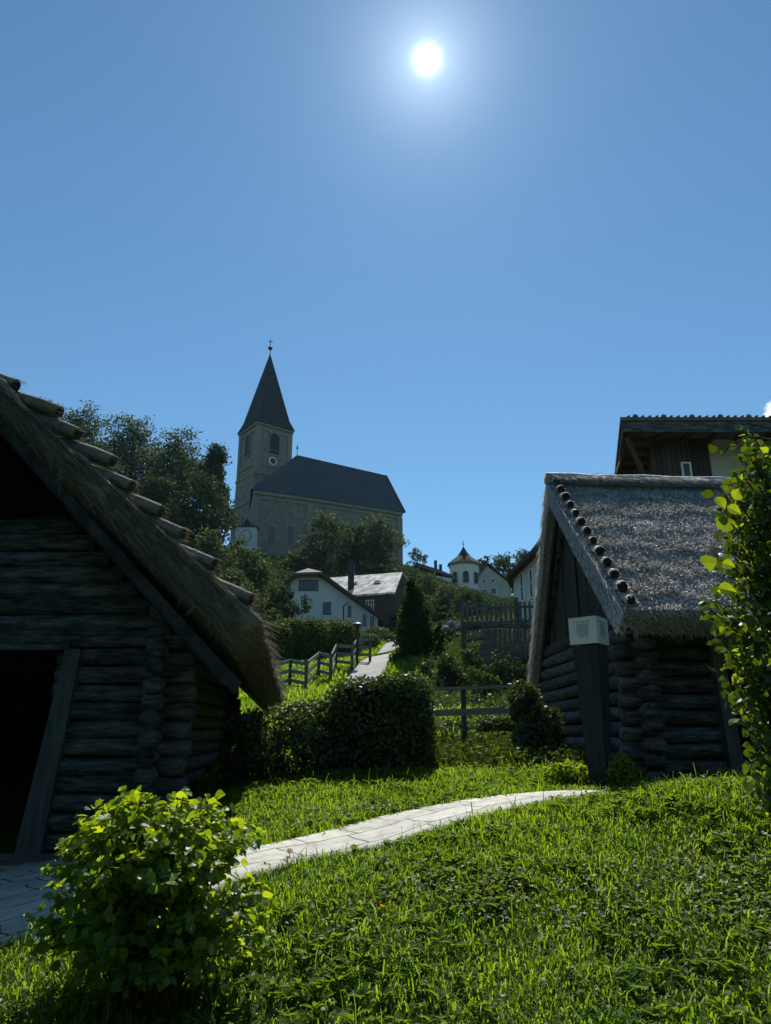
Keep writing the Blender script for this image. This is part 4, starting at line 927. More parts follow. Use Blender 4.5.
# right slope as a thick plane: eave e1 -> ridge line at hipb
def planeprism(mb, pts, off): mb.prism([Vector(p) for p in pts], Vector(off))
rd1 = hipb; rd2 = hipb+Vector((0,8.6,0)); ee2 = e1+Vector((0,11,0))
planeprism(mb, [e1, r1b, rd1, rd2, ee2], (0,0,-.28))
el1 = e2; el2 = e2+Vector((0,11,0)); l1b = g_(297,575,-1)
planeprism(mb, [el1, el2, rd2, rd1, l1b], (0,0,-.28))
planeprism(mb, [l1b+Vector((-.1,-.1,0)), rd1+Vector((0,0,.03)), r1b+Vector((.1,-.1,0))], (0,0,-.2))
rfo = mb.build('roof', M['tile_roof'], wh)
mb = MB(); mb.bar(e1+Vector((0,-.02,-.15)), r1b+Vector((0,-.02,-.15)), .06, .3); mb.bar(l1b+Vector((0,-.02,-.16)), r1b+Vector((0,-.02,-.16)), .07,.3); mb.bar(el1+Vector((0,-.02,-.15)), l1b+Vector((0,-.02,-.15)), .06,.3); mb.build('bargeboard', M['brown_wood'], rfo)
cq = Vector((0,-1,0))
win(wh, g_(308.5,585), (1,0,0), 2.0, 1.05, cq, M['jamb'], 4, 1, .09)
win(wh, g_(327,608), (1,0,0), .82, 1.2, cq, M['jamb'], 2, 2, .08)
for px, py, hh in ((349.5,611,1.1),(364.5,620,1.1),(372,622,1.1)): win(wh, g_(px,py), (1,0,0), .35, hh, cq, M['jamb'], 1, 1, .06)
mb = MB(); mb.tube([g_(343.5,606,-.08), g_(343.5,632,-.08)], .06, 6); mb.tube([g_(343.5,606,-.08), g_(348,603,-.08)], .05, 6); mb.build('downpipe', M['iron'], wh)
# ---- house with patched metal roof
mh = thing('wooden_house', (1, 86, 14), 'dark timber house with patched pale metal roof and skylight, right of the white house', 'house')
Ym = 88
a = at(325,578,92); bR = at(402.5,572,86.5); eR = at(395,592,80); eL = at(318,597,86)
mb = MB(); mb.hexa([a-Vector((0,0,.2)), bR-Vector((0,0,.2)), eR-Vector((0,0,.2)), eL-Vector((0,0,.2))],[a,bR,eR,eL]); 
bkR = bR+Vector((2.2,3.2,-1.9)); bkL = a+Vector((2.2,3.2,-1.9)); mb.hexa([bkL-Vector((0,0,.2)),bkR-Vector((0,0,.2)),bR-Vector((0,0,.2)),a-Vector((0,0,.2))],[bkL,bkR,bR,a])
mro = mb.build('roof', M['metal_roof'], mh)
dr = (bR-a).normalized(); nm = Vector((dr.y,-dr.x,0)).normalized()
i_ = dr*(-.9)
f0 = eL+Vector((0,0,-.08))-nm*.6; f1 = eR+i_-nm*.6+Vector((0,0,-.08)); b1 = bkR+i_+Vector((0,0,-.5)); b0 = bkL+Vector((0,0,-.5))
zf = 11
rtop = (bR+i_)-Vector((0,0,.35))
mb = MB(); 
fb = [Vector((p.x,p.y,zf)) for p in (f0,f1,b1,b0)]; zz = min(p.z for p in (f0,f1)); 
mb.hexa(fb, [Vector((p.x,p.y,zz)) for p in (f0,f1,b1,b0)]); mb.build('wall', M['brown_wood'], mh)
mb = MB(); mb.prism([Vector((f1.x,f1.y,zz+.003)), Vector((b1.x,b1.y,zz+.003)), Vector((rtop.x,rtop.y,rtop.z))], -dr*.15); mb.build('gable', M['brown_wood'], mh)
q = f0+(f1-f0)*.72; q.z = at(374,605,q.y).z; win(mh, q, dr, 1.1, 1.15, nm, M['white_paint'], 3, 2, .08)
mb = MB(); q = f1+dr*.02; pr = Vector((dr.x,dr.y,0))
for hz_ in (0,.45,.9): mb.bar(Vector((f1.x,f1.y,zz-2.4+hz_))+pr*.9, Vector((b1.x,b1.y,zz-2.4+hz_))+pr*.9, .06,.1)
mb.bar(Vector((f1.x,f1.y,zz-2.5))+pr*.45, Vector((b1.x,b1.y,zz-2.5))+pr*.45, 1.0,.1)
mb.bar(Vector((f1.x,f1.y,zz-2.5))+pr*.85, Vector((f1.x,f1.y,zz+.2))+pr*.85, .12,.12); mb.build('balcony', M['brown_wood'], mh)
# skylight and chimney on the roof plane
def onroof(px, py):   # roof plane point under a pixel
    n_ = (bR-a).cross(eR-bR); d = at(px,py,1)-Vector((0,0,EYE)); o_ = Vector((0,0,EYE)); t_ = (a-o_).dot(n_)/d.dot(n_); return o_+d*t_
nrf = (bR-a).cross(eR-bR).normalized(); nrf = nrf if nrf.z > 0 else -nrf; sl = (eR-bR).normalized()
for (px, py, s_) in ((377.5,582.5,.5),(354.5,583.5,.42)):
    c = onroof(px, py); P = [c-dr*s_-sl*s_, c+dr*s_-sl*s_, c+dr*s_+sl*s_, c-dr*s_+sl*s_]
    mb = MB(); mb.hexa([p-nrf*.02 for p in P],[p+nrf*.12 for p in P]); k_ = mb.build('skylight', M['iron'], mro)
    P = [c+(p-c)*.78 for p in P]; mb = MB(); mb.hexa([p+nrf*.121 for p in P],[p+nrf*.135 for p in P]); mb.build('pane', M['glass'], k_)
c = onroof(351,588); zt_ = at(350.5,566.5,c.y).z; mb = MB(); s_ = .36
mb.box((c.x-s_,c.y-s_,c.z-.6),(c.x+s_,c.y+s_,zt_)); chm = mb.build('chimney', M['iron'], mro)
mb = MB(); mb.box((c.x-s_-.08,c.y-s_-.08,zt_+.002),(c.x+s_+.08,c.y+s_+.08,zt_+.18)); mb.tube([(c.x,c.y,zt_+.18),(c.x,c.y,zt_+.75)], [.26,.2], 8); mb.build('chimney_cap', M['iron'], chm)
# ---- distant chapel
cv = at(466,585,168); zt2 = at(466,562,168).z; R8 = 3.6
cpv = thing('chapel', (cv.x,171,cv.z), 'white octagonal chapel with arched windows and dark curved pointed roof on the skyline', 'chapel')
def octo(r, z): return [Vector((cv.x+r*math.cos(PI/8+k*PI/4), 171+r*math.sin(PI/8+k*PI/4), z)) for k in range(8)]
mb = MB(); V = octo(R8, cv.z-4)+octo(R8, zt2); mb.add([tuple(q) for q in V], [(k,(k+1)%8,8+(k+1)%8,8+k) for k in range(8)]+[tuple(range(8,16))]); mb.build('wall', M['white'], cpv)
prof = [(4.2,zt2),(3.0,zt2+1.0),(1.7,zt2+2.0),(.8,zt2+3.2),(.12,zt2+4.4)]
mb = MB(); V = []; 
for r_, z_ in prof: V += octo(r_, z_)
mb.add([tuple(q) for q in V], [(i*8+k,i*8+(k+1)%8,(i+1)*8+(k+1)%8,(i+1)*8+k) for i in range(4) for k in range(8)]+[tuple(range(7,-1,-1)), tuple(range(32,40))]); cro = mb.build('roof', M['copper'], cpv)
mb = MB(); mb.tube([(cv.x,171,zt2+4.2),(cv.x,171,zt2+6)], .07, 6); mb.tube([(cv.x,171,zt2+4.9),(cv.x,171,zt2+5.1),(cv.x,171,zt2+5.3)], [.05,.22,.05], 8); mb.build('finial', M['iron'], cro)
mb = MB(); V = octo(R8+.18, zt2-.5)+octo(R8+.18, zt2-.02); mb.add([tuple(q) for q in V], [(k,(k+1)%8,8+(k+1)%8,8+k) for k in range(8)]+[tuple(range(8,16)), tuple(range(7,-1,-1))]); mb.build('cornice', M['stone_trim'], cpv); mb = MB()
V = octo(R8+.15, cv.z-1.2)+octo(R8+.15, cv.z-.9); mb.add([tuple(q) for q in V], [(k,(k+1)%8,8+(k+1)%8,8+k) for k in range(8)]+[tuple(range(8,16)), tuple(range(7,-1,-1))]); mb.build('plinth', M['stone_trim'], cpv)
for k in (4,5,6,3):
    a0 = PI/8+k*PI/4; a1 = a0+PI/4; m_ = Vector((cv.x,171,0))+Vector((math.cos(a0)+math.cos(a1), math.sin(a0)+math.sin(a1),0))*R8/2
    uu = Vector((math.cos(a1)-math.cos(a0), math.sin(a1)-math.sin(a0),0)).normalized(); nn_ = Vector((uu.y,-uu.x,0)); nn_ = nn_ if nn_.dot(m_-Vector((cv.x,171,0))) > 0 else -nn_
    arch(cpv, m_, uu, nn_, 1.2, 1.9, cv.z+.6)
# ---- small stone house right of chapel
sv = lambda px, py: at(px, py, 150)
sh = thing('stone_house', (sv(490,598).x,150,sv(490,598).z), 'small grey gabled house with four little windows right of the octagonal chapel', 'house')
mb = MB(); mb.prism([sv(478,602), sv(508,602), sv(508,582), sv(487,566), sv(478,577)], (2,8,0)); mb.build('wall', M['plaster'], sh)
mb = MB(); off = Vector((2.2,9.2,0)); e_l, ap_, e_r = sv(475.5,578.5), sv(487,563.5), sv(510.5,583)
for p in (e_l, ap_, e_r): p.y -= .6
mb.prism([e_l, e_l+off, ap_+off, ap_], (0,0,.25)); mb.prism([ap_, ap_+off, e_r+off, e_r], (0,0,.25)); mb.build('roof', M['tile_roof'], sh)
for px, py, w_, h_ in ((484,581,.8,.8),(493,580.5,.8,.8),(484.5,592,1.3,1.2),(493.5,591,1.3,1.3)): win(sh, sv(px,py), (1,0,0), w_, h_, cq, M['white_paint'], 1, 1, .1)
# ---- low roofed house left of chapel
lh = thing('farmhouse', (sv(430,580).x,148,sv(430,580).z), 'low house with brown roof half hidden in bushes between the church and the chapel', 'house')
mb = MB(); mb.prism([sv(412,590), sv(452,590), sv(452,577), sv(416,566), sv(412,570)], (0,6,0)); mb.build('wall', M['white'], lh)
mb = MB(); mb.prism([sv(408,572), sv(416,562.5), sv(438,569), sv(455,576), sv(455,579), sv(430,574.5)], (.5,7,.4)); mb.build('roof', M['tile_roof'], lh)
for px, pt in ((436.5,558),(441.5,562)):
    q = sv(px,572); mb = MB(); mb.box((q.x-.3,q.y+2,q.z-1),(q.x+.3,q.y+2.6,sv(px,pt).z)); mb.build('chimney', M['iron'], lh)
# ---- upper right house with eave
uv = lambda px, py, dy=0: at(px, py, 34+dy)
uh = thing('upper_house', (uv(540,600).x,34,uv(540,612).z-1), 'white house with dark overhanging eave just left of the thatched right hut', 'house')
p0 = uv(515,612); p1 = uv(560,612,-3.5)
mb = MB(); ztp = uv(515,574).z; mb.hexa([Vector((p0.x,p0.y,p0.z-2)),Vector((p1.x,p1.y,p0.z-2)),Vector((p1.x+3,p1.y+8,p0.z-2)),Vector((p0.x+3,p0.y+8,p0.z-2))],
        [Vector((p0.x,p0.y,ztp)),Vector((p1.x,p1.y,ztp+1.6)),Vector((p1.x+3,p1.y+8,ztp+1.6)),Vector((p0.x+3,p0.y+8,ztp))]); mb.build('wall', M['white'], uh)
r0 = uv(504,582); r1 = uv(560,528,-4.2)
mb = MB(); mb.hexa([r0+Vector((0,-.5,0)), r1+Vector((0,-.5,0)), r1+Vector((3,8.5,0)), r0+Vector((3,8.5,0))], [r0+Vector((0,-.5,.22)), r1+Vector((0,-.5,.22)), r1+Vector((3,8.5,.22)), r0+Vector((3,8.5,.22))]); mb.build('roof', M['brown_wood'], uh)
dw = (p1-p0); dw.z = 0; dw.normalize(); nw = Vector((dw.y,-dw.x,0))
for px in (525, 535):
    f = (px-515)/45; q = Vector((p0.x+(p1.x-p0.x)*f, p0.y+(p1.y-p0.y)*f, uv(px,590).z)); win(uh, q, dw, .34, 1.3, nw, M['white_paint'], 1, 2, .06)

# ---- barn behind the right hut
bn = thing('barn', (10, 25, 4), 'tall dark barn with wide eaves and vertical boards behind the right thatched roof', 'barn')
F0 = at(620,417,20); F1 = Vector((19,20.0,F0.z)); Lf = Vector((8.86,27.4,F0.z)); Rf = Vector((20,28,F0.z))
cen = Vector((13.5,24.5,F0.z+.9))
mb = MB(); mb.add([tuple(v) for v in (F0,F1,Rf,Lf)]+[tuple(v-Vector((0,0,.10))) for v in (F0,F1,Rf,Lf)]+[tuple(cen)], [(0,1,8),(1,2,8),(2,3,8),(3,0,8),(4,7,6,5),(0,4,5,1),(1,5,6,2),(2,6,7,3),(3,7,4,0)]); bro = mb.build('roof', M['tile_roof'], bn)
mb = MB(); mb.bar(F0+Vector((.05,.10,-.28)), F1+Vector((0,.10,-.28)), .08,.34); mb.bar(F0+Vector((.12,.12,-.26)), Lf+Vector((.1,0,-.26)), .08,.28); mb.build('fascia', M['wood_dark'], bro)
for i in range(56):
    x = F0.x+.25+i*.21
    mb = MB(); big = (i % 4 == 1); mb.tube([(x,20.3,F0.z+.0),(x,20.0,F0.z+(.02)),(x,19.93,F0.z+(.0))], [.035,.04 if not big else .085,.03], 7); mb.build('eave_tile', M['tile_roof'], bro)
wy = 21.4; xa = 264.5/(at(650,440,1).y*FPX*cp-72*sp)*wy; xb = 319.5/(FPX*cp-72*sp)*wy
mb = MB(); ztop = F0.z-.104
mb.box((8.32,wy,2.5),(10.08,wy+.15,ztop)); mb.build('board_wall', M['boards'], bn)
mb = MB(); mb.box((10.083,wy+.05,2.5),(18,wy+.3,ztop)); mb.build('plaster_wall', M['plaster'], bn)
mb = MB(); mb.hexa([Vector((8.32,wy+.153,2.5)),Vector((8.5,wy+.153,2.5)),Vector((10.2,27.2,2.5)),Vector((10.0,27.2,2.5))],[Vector((8.32,wy+.153,ztop)),Vector((8.5,wy+.153,ztop)),Vector((10.2,27.2,ztop)),Vector((10.0,27.2,ztop))]); mb.build('side_wall', M['brown_wood'], bn)
for i in range(9):
    y = 20.5+i*.8; x = F0.x+(Lf.x-F0.x)*(y-20)/7.4+.15; mb = MB(); mb.bar((x,y,ztop-.08),(x+1.7,y+.02,ztop-.08),.12,.14); mb.build('rafter', M['brown_wood'], bn)
for i in range(12):
    x = 8.4+i*.85; mb = MB(); mb.bar((x,20.2,ztop-.08),(x,wy-.003,ztop-.08),.12,.14); mb.build('rafter', M['brown_wood'], bn)
mb = MB(); a = at(613,470,24); mb.bar((7.9,23.6,ztop-.30),(7.3,20.3,ztop-.30),.12,.16); mb.bar((8.3,21.35,ztop-2.4),(7.25,20.5,ztop-.3),.12,.12); mb.build('brace', M['brown_wood'], bn)
q = at(686.5,474,wy); win(bn, q-Vector((0,.0,0)), (1,0,0), .30, .75, cq, M['white_paint'], 1, 1, .05)

# ================================================================ VEGETATION
# wooded skyline trees
G1 = 'trees on the wooded hill left of the church'
for i, a in enumerate([(44,400,112,74,'leftmost tree of the wooded hill, rising above the thatch',M['treeL'],'round'),
        (88,402,108,72,'loose topped tree above the upper thatch rolls of the left hut',M['treeL'],'round'),
        (136,416,106,88,'broad rounded tree third from the left on the hill',M['treeL'],'round'),
        (182,428,102,84,'tall rounded tree in the middle of the hill, left of the dark pine',M['treeL'],'round'),
        (218,446,108,54,'dark flat branched pine just left of the church tower',M['treeD'],'pine')]):
    tree('pine_tree' if a[6]=='pine' else 'broadleaf_tree', a[0], a[1], a[2], a[3], a[4], a[5], G1, base=575, dense=1.3, shape=a[6], leaf=.34, seed=i)
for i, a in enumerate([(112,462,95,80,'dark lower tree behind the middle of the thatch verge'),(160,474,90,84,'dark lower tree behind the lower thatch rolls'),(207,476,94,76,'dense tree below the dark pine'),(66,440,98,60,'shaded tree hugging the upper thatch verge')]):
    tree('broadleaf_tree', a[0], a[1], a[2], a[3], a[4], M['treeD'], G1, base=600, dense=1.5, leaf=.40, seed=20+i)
G2 = 'garden trees around the houses below the church'
for i, a in enumerate([(212,528,74,52,.30,'bushy tree left of the painted annex',M['treeL'],610),(252,540,68,54,.28,'grey green tree under the church wall windows',M['treeL'],640),
        (230,566,60,60,.26,'spreading tree above the hut eave corner',M['treeL'],650),(284,586,64,52,.24,'round bush against the left side of the white house',M['treeD'],640),
        (262,600,58,40,.22,'low shrub behind the clipped hedge left end',M['treeL'],650)]):
    tree('garden_tree', a[0], a[1], a[2], a[3], a[5], a[6], G2, base=a[7], dense=1.5, leaf=a[4], seed=40+i)
G3 = 'trees in front of the church nave'
for i, a in enumerate([(326,510,118,54,'left of the two taller trees before the nave'),(379,512,120,50,'right of the two taller trees before the nave'),(354,524,122,44,'smaller tree between the two taller trees before the nave'),(300,548,112,36,'low tree behind the ridge of the white house')]):
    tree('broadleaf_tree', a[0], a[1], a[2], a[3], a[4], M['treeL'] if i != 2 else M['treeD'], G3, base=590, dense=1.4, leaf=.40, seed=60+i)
tree('airy_tree', 417, 548, 150, 24, 'thin airy tree against the sky right of the church', M['treeL'], None, base=575, dense=.45, leaf=.35, seed=71)
G4 = 'trees on the skyline right of the chapel'
for i, a in enumerate([(485,556,176,20,'small dark tree just right of the chapel roof'),(503,553,182,34,'left round tree behind the small grey house'),(524,550,178,34,'middle tree behind the small grey house'),(545,546,172,40,'tree behind the eave of the upper right house')]):
    tree('broadleaf_tree', a[0], a[1], a[2], a[3], a[4], M['treeD'] if i==0 else M['treeL'], G4, base=592, dense=1.6, leaf=.5, seed=80+i, lobn=7)
# bushes of the middle distance
G5 = 'shrubs on the bank below the chapel'
for i, a in enumerate([(428,572,95,40,620,'light green shrub right of the metal roof',M['treeL']),(448,584,90,36,620,'shrub left of centre below the chapel',M['treeL']),(470,590,80,40,618,'dark spreading shrub under the chapel',M['treeD']),
        (440,604,60,34,632,'dark shrub right of the conifer top',M['treeD']),(472,604,50,30,632,'dark shrub behind the picket fence end',M['treeD']),(414,582,70,34,640,'shrub behind the conifer',M['treeL'])]):
    tree('shrub', a[0], a[1], a[2], a[3], a[5], a[6], G5, base=a[4], dense=1.5, leaf=.22, seed=100+i, cat='shrub')
tree('conifer', 414, 578, 31, 44, 'tall dark cone shaped conifer right of the gravel hill path', M['conL'], None, base=678, dense=5, shape='cone', leaf=.085, seed=5)
tree('young_conifer', 438, 618, 30, 16, 'young narrow conifer beside the tall conifer', M['conL'], None, base=670, dense=3.0, shape='cone', leaf=.10, seed=9)
G6 = 'dark shrubs in the hollow behind the rail fence'
for i, a in enumerate([(447,655,24,34,722,'feathery dark shrub behind the left end of the rails',M['treeD']),(470,642,25,30,712,'upright grey green shrub left of the board fence',M['hedgeL']),(505,655,22,52,716,'dark mounded shrub below the board fence',M['treeD']),
        (480,668,20,36,716,'bushy shrub behind the middle of the rails',M['hedgeL']),(425,660,27,24,712,'low dark shrub at the conifer foot',M['treeD']),(535,668,18,30,716,'dark shrub behind the right end of the rails',M['treeD'])]):
    tree('shrub', a[0], a[1], a[2], a[3], a[5], a[6], G6, base=a[4], dense=1.7, leaf=.085, seed=120+i, cat='shrub')
def lob(px, py, Y, w, h, d=None, e=2.6):
    v = at(px, py, Y); s = Y/FPX*1.0; return ((v.x, v.y, v.z), (w*s/2, d if d else w*s/2, h*s/2), e)
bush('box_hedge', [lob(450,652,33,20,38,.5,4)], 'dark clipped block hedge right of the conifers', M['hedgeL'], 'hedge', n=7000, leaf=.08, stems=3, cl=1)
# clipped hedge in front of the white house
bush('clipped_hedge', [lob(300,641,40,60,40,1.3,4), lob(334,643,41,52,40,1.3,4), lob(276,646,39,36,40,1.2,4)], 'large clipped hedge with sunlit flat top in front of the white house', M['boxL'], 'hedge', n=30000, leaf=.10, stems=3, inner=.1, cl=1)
for i, a in enumerate([(369,646,46,22,22,'round shrub right of the lamp',M['boxL']),(387,645,50,20,22,'shrub at the top end of the gravel path',M['hedgeL']),(377,636,60,26,16,'small hedge under the corner of the white house',M['hedgeL'])]):
    bush('shrub', [lob(a[0],a[1],a[2],a[3],a[4])], a[5], a[6], group='shrubs at the top of the gravel path', n=3500, leaf=.12, stems=3)
# main hedge by the lawn
def hb(px, ytop, ybot, Y, wpx, d, e=3.5):
    a = at(px, ytop, Y); b_ = at(px, ybot, Y); s = Y/FPX*1.03; return ((a.x, Y, (a.z+b_.z)/2), (wpx*s/2, d, (a.z-b_.z)/2), e)
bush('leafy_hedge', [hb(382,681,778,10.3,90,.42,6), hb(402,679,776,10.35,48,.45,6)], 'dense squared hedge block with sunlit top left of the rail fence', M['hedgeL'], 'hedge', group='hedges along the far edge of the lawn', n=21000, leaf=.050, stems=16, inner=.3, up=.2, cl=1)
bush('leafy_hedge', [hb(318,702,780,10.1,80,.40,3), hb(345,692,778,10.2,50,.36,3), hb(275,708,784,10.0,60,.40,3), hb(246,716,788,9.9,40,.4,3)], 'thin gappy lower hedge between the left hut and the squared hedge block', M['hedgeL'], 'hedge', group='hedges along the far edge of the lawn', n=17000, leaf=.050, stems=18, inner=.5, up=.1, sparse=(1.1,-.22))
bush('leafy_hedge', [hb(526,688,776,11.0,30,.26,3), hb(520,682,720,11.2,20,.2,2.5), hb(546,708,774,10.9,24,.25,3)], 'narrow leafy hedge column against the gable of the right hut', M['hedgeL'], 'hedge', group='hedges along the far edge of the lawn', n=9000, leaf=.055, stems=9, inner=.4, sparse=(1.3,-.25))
bush('low_shrub', [hb(500,716,738,13,40,.4,2.2)], 'low dark shrub behind the right half of the rails', M['hedgeL'], n=3500, leaf=.05, stems=4)
bush('low_shrub', [hb(450,722,742,14,50,.4,2.2)], 'low dark undergrowth in the ditch behind the left half of the rails', M['hedgeL'], n=3500, leaf=.05, stems=4)
# tall weeds in the rough patch before the rail fence
rg = np.random.default_rng(77); n = 5200; X = .3+2.3*rg.random(n); Y = 9.9+2.4*rg.random(n); wm = MB()
C = np.stack([X, Y, hz(X,Y)+.02+.22*rg.random(n)*(.5+.5*rg.random(n))], -1); leaves(wm, C, .06, 'oval', .5, None, 1, rg); 
wm.build('rough_herbs', M['boxL'], None, False, kind='stuff', label='rough leafy herbs in front of the rail fence', category='herbs')
for i, (px, Y, w_, h_, nn, lab) in enumerate([(622,8.3,26,28,320,'small leafy plant at the right foot of the information post'),(570,8.7,50,18,520,'low leafy plants at the path edge left of the information post')]):
    v = at(px, 780, Y); g0 = gz(v.x, Y); s = Y/FPX
    bush('low_plant', [((v.x,Y,g0+h_*s*.55),(w_*s/2,.14,h_*s*.6),2)], lab, M['shrubL'], 'plant', 'small plants near the information post', n=nn*2, leaf=.045, kind='oval', stems=7, inner=.6)

# ---- foreground shrub, lower left
def fshrub():
    rg = np.random.default_rng(3); c = at(150, 905, 4.0); gx_, gy_ = c.x+.02, 4.0; g0 = gz(gx_, gy_)
    r = thing('leafy_shrub', (gx_, gy_, g0), 'bright green lobed leaf shrub in front of the left hut door', 'shrub')
    top = at(150, 799, 4.0).z; Hh = top-g0
    stems = MB(); lm = MB(); P = []; D = []
    rd = random.Random(4)
    for k in range(210):
        a = rd.random()*2*PI; q = math.sqrt(rd.random()); R_ = .54*q
        tx = gx_+R_*math.cos(a)*1.0; ty = gy_+R_*math.sin(a)*.95; tz = g0+Hh*(.99-.34*q**3)*rd.uniform(.90,1.07)
        if rd.random() < .33: tz = g0+Hh*rd.uniform(.2,.6); R_ = .54; tx = gx_+R_*math.cos(a); ty = gy_+R_*math.sin(a)*.95
        b0 = Vector((gx_+rd.uniform(-.1,.1), gy_+rd.uniform(-.1,.1), g0-.03)); e = Vector((tx,ty,tz)); m_ = (b0*.45+e*.55)+Vector((0,0,.12)); m_.x = b0.x*.55+e.x*.45; m_.y = b0.y*.55+e.y*.45
        pts = [b0, b0.lerp(m_,.5), m_, m_.lerp(e,.5)+Vector((0,0,.03)), e]; stems.tube(pts, [.006,.005,.004,.0028,.0015], 5)
        for t_ in np.linspace(.35,1,17):
            f = t_*4; i = min(int(f), 3); p = pts[i].lerp(pts[i+1], f-i)
            for s_ in range(2):
                an_ = rd.random()*2*PI; o = Vector((math.cos(an_), math.sin(an_), rd.uniform(-.1,.5)))*rd.uniform(.01,.06)
                P.append(tuple(p+o)); outw = Vector((p.x-gx_, p.y-gy_, .0)); D.append((outw.x*1.3, outw.y*1.3, 0))
    stems.build('stems', M['twig'], r)
    P = np.array(P); D = np.array(D)
    kk = rg.random(len(P)) < .4; leaves(lm, P[kk], .050, 'lobed', .95, D[kk], .6, rg, hang=.2); leaves(lm, P[~kk], .047, 'ovate', .95, D[~kk], .6, rg, hang=.2, width=1.2); lm.build('foliage', M['shrubL'], r)
fshrub()
# ---- foreground hazel at the right edge
def hazel():
    rg = np.random.default_rng(13); rd = random.Random(14)
    g0 = gz(2.6, 4.4); r = thing('hazel_bush', (2.6, 4.4, g0), 'tall bush with glowing yellow green leaves at the right edge, nearest the camera', 'shrub')
    st = MB(); P = []; D = []
    # profile: left silhouette px at heights
    prof = [(425,748),(455,740),(475,728),(490,716),(505,718),(530,722),(560,716),(600,705),(640,712),(680,728),(720,740),(760,742),(800,752)]
    Yh_ = 4.2
    for k in range(250):
        py = rd.uniform(440, 800) if k > 25 else rd.uniform(435, 520)
        xe = np.interp(py, [p[0] for p in prof], [p[1] for p in prof]); Y = Yh_+rd.uniform(-.35,.6)
        px = xe+1+abs(rd.gauss(0,1))*34
        e = at(px, py, Y); dz = rd.uniform(-.25,.25)
        b0 = Vector((2.62+rd.uniform(-.15,.15), 4.45+rd.uniform(-.2,.2), max(g0, e.z-.75+dz)))
        m_ = b0.lerp(e, .5)+Vector((0,0,.10)); st.tube([b0, m_, e], [.009,.006,.002], 5)
        for t_ in np.linspace(.2,1,13):
            p = b0.lerp(m_, t_*2) if t_ < .5 else m_.lerp(e, t_*2-1)
            for s_ in range(2):
                o = Vector((rd.uniform(-1,1), rd.uniform(-1,1), rd.uniform(-.9,.6)))*.055; P.append(tuple(p+o)); D.append((-.3,-.5,0))
    for k in range(7):
        x = 2.62+rd.uniform(-.2,.2); y = 4.45+rd.uniform(-.25,.25); st.tube([(x,y,g0-.1),(x+.03,y,g0+1.2),(x-.02,y,g0+2.4)], [.022,.016,.008], 6)
    tw_ = [at(775,440,4.15), at(748,437,4.15), at(731,444,4.15), at(722,455,4.15)]; st.tube(tw_, [.008,.006,.004,.003], 6)
    st.tube([tw_[1], at(742,428,4.15), at(738,418,4.15)], [.004,.003,.002], 5)
    st.build('stems', M['twig'], r)
    for px, py in ((737,425),(722,450),(742,430),(716,452),(729,448),(755,435)): P.append(tuple(at(px,py,4.15))); D.append((0,-.6,0))
    P = np.array(P); D = np.array(D)
    sx = (P[:,0]/ (P[:,1]*cp+(P[:,2]-EYE)*sp))*FPX+385.5
    lm = MB(); leaves(lm, P, .054, 'ovate', .4, D, 1.0, rg, hang=.4, width=1.05)
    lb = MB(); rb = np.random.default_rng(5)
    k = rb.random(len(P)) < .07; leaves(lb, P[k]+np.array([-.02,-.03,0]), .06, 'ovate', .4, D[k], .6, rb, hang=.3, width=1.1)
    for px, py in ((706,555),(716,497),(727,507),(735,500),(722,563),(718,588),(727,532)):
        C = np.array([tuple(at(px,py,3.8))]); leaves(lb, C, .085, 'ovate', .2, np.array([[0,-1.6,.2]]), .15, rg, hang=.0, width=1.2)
    lb.build('sun_painted_leaves', M['vineB'], r)  # leaves that look lit through their brighter colour, not younger growth
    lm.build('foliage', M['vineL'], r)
hazel()

# thin summer haze filling the valley air
m, t, o = nt('summer_haze'); pvn = N(t, 'ShaderNodeVolumePrincipled'); pvn.inputs['Density'].default_value = .00009
pvn.inputs['Color'].default_value = (.55,.82,1,1); pvn.inputs['Anisotropy'].default_value = .1; t.links.new(pvn.outputs[0], o.inputs['Volume'])
hb_ = MB(); hb_.box((-2200,-900,-30),(2200,3400,112)); hb_.build('haze', m, None, False, kind='stuff', label='thin pale summer haze over the whole valley', category='haze')

# ================================================================ LIGHT, SKY, CAMERA
w = bpy.data.worlds.new('World'); sc.world = w; w.use_nodes = True; t = w.node_tree; t.nodes.clear(); L = t.links.new
out = N(t, 'ShaderNodeOutputWorld'); bg = N(t, 'ShaderNodeBackground', Strength=.08)
sky = N(t, 'ShaderNodeTexSky'); sky.sky_type = 'NISHITA'; sky.sun_disc = False; sky.sun_elevation = SUN_EL; sky.sun_rotation = SUN_AZ
sky.air_density = 1.0; sky.dust_density = 0; sky.ozone_density = 3.0; sky.altitude = 500
tc = N(t, 'ShaderNodeTexCoord')
sd = (math.cos(SUN_EL)*math.sin(SUN_AZ), math.cos(SUN_EL)*math.cos(SUN_AZ), math.sin(SUN_EL))
def angle_to(vec):
    nv = N(t, 'ShaderNodeVectorMath', operation='NORMALIZE'); L(tc.outputs['Generated'], nv.inputs[0])
    d = N(t, 'ShaderNodeVectorMath', operation='DOT_PRODUCT'); d.inputs[1].default_value = vec; L(nv.outputs[0], d.inputs[0])
    a = N(t, 'ShaderNodeMath', operation='ARCCOSINE'); L(d.outputs['Value'], a.inputs[0])
    m_ = N(t, 'ShaderNodeMath', operation='MULTIPLY'); m_.inputs[1].default_value = 180/PI; L(a.outputs[0], m_.inputs[0]); return m_.outputs[0], nv.outputs[0]
ang, nv = angle_to(sd)
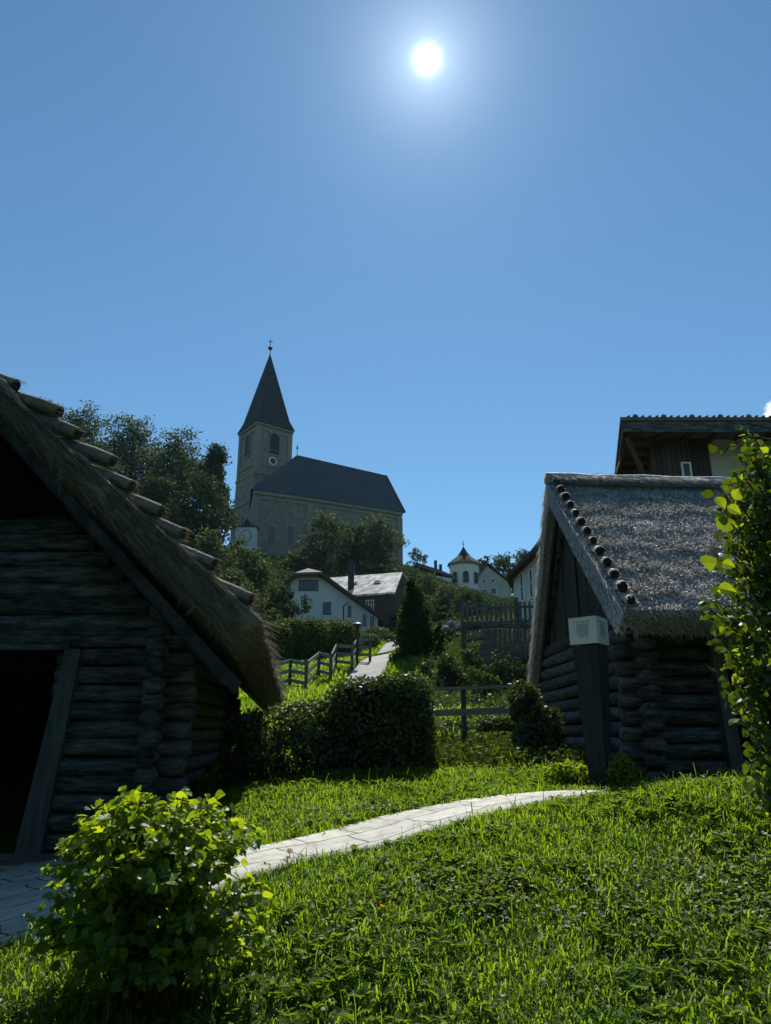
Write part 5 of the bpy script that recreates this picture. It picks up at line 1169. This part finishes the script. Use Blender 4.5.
def term(amp, width, power=1.0):
    a = N(t, 'ShaderNodeMath', operation='DIVIDE'); L(ang, a.inputs[0]); a.inputs[1].default_value = width
    p = N(t, 'ShaderNodeMath', operation='POWER'); L(a.outputs[0], p.inputs[0]); p.inputs[1].default_value = power
    n_ = N(t, 'ShaderNodeMath', operation='MULTIPLY'); L(p.outputs[0], n_.inputs[0]); n_.inputs[1].default_value = -1
    e = N(t, 'ShaderNodeMath', operation='EXPONENT'); L(n_.outputs[0], e.inputs[0])
    m_ = N(t, 'ShaderNodeMath', operation='MULTIPLY'); L(e.outputs[0], m_.inputs[0]); m_.inputs[1].default_value = amp; return m_.outputs[0]
def add(a, b_):
    n_ = N(t, 'ShaderNodeMath', operation='ADD'); L(a, n_.inputs[0]); L(b_, n_.inputs[1]); return n_.outputs[0]
glow = add(add(term(60, .46, 1.5), term(8, 2.3, 1.0)), term(1.7, 10, 1.0))
tint = N(t, 'ShaderNodeVectorMath', operation='SCALE'); tint.inputs[0].default_value = (.80,.93,1.0); L(glow, tint.inputs['Scale'])
sm_ = N(t, 'ShaderNodeVectorMath', operation='ADD')
skm = N(t, 'ShaderNodeVectorMath', operation='MULTIPLY'); skm.inputs[1].default_value = (.86,1.18,1.20); L(sky.outputs[0], skm.inputs[0])
L(skm.outputs[0], sm_.inputs[0]); L(tint.outputs[0], sm_.inputs[1])
# small cumulus at the right
cdir = (at(797,416,1)-Vector((0,0,EYE))).normalized(); cang, _ = angle_to(tuple(cdir))
nz = N(t, 'ShaderNodeTexNoise', Scale=28, Detail=8, Roughness=.6); L(nv, nz.inputs['Vector'])
cm_ = N(t, 'ShaderNodeMath', operation='MULTIPLY_ADD'); L(nz.outputs['Fac'], cm_.inputs[0]); cm_.inputs[1].default_value = 3.4; cm_.inputs[2].default_value = -1.7
cs = N(t, 'ShaderNodeMath', operation='ADD'); L(cang, cs.inputs[0]); L(cm_.outputs[0], cs.inputs[1])
mr = N(t, 'ShaderNodeMapRange'); mr.inputs['From Min'].default_value = 2.3; mr.inputs['From Max'].default_value = 1.7; mr.inputs['To Min'].default_value = 0; mr.inputs['To Max'].default_value = 1; L(cs.outputs[0], mr.inputs['Value'])
mxc = N(t, 'ShaderNodeMix', data_type='RGBA'); L(mr.outputs[0], mxc.inputs[0]); L(sm_.outputs[0], mxc.inputs[6]); mxc.inputs[7].default_value = (17,17.5,18,1)
L(mxc.outputs[2], bg.inputs['Color']); L(bg.outputs[0], out.inputs['Surface'])
sl_ = bpy.data.lights.new('sun', 'SUN'); sl_.energy = 5; sl_.angle = math.radians(.5); sl_.color = (1,.95,.86)
so = bpy.data.objects.new('sun', sl_); COL.objects.link(so)
so.rotation_euler = Vector((-sd[0],-sd[1],-sd[2])).to_track_quat('-Z','Y').to_euler()
cam = bpy.data.cameras.new('camera'); co = bpy.data.objects.new('camera', cam); COL.objects.link(co)
co.location = (0,0,EYE); co.rotation_euler = (PI/2+PITCH, 0, 0)
cam.sensor_fit = 'VERTICAL'; cam.sensor_height = 24; cam.lens = 24*FPX/1024; cam.clip_end = 9000; cam.clip_start = .05
sc.camera = co
sc.view_settings.view_transform = 'Standard'; sc.view_settings.look = 'None'; sc.view_settings.exposure = .3; sc.view_settings.gamma = 1
sc.render.engine = 'CYCLES'; sc.cycles.max_bounces = 6; sc.cycles.transparent_max_bounces = 4
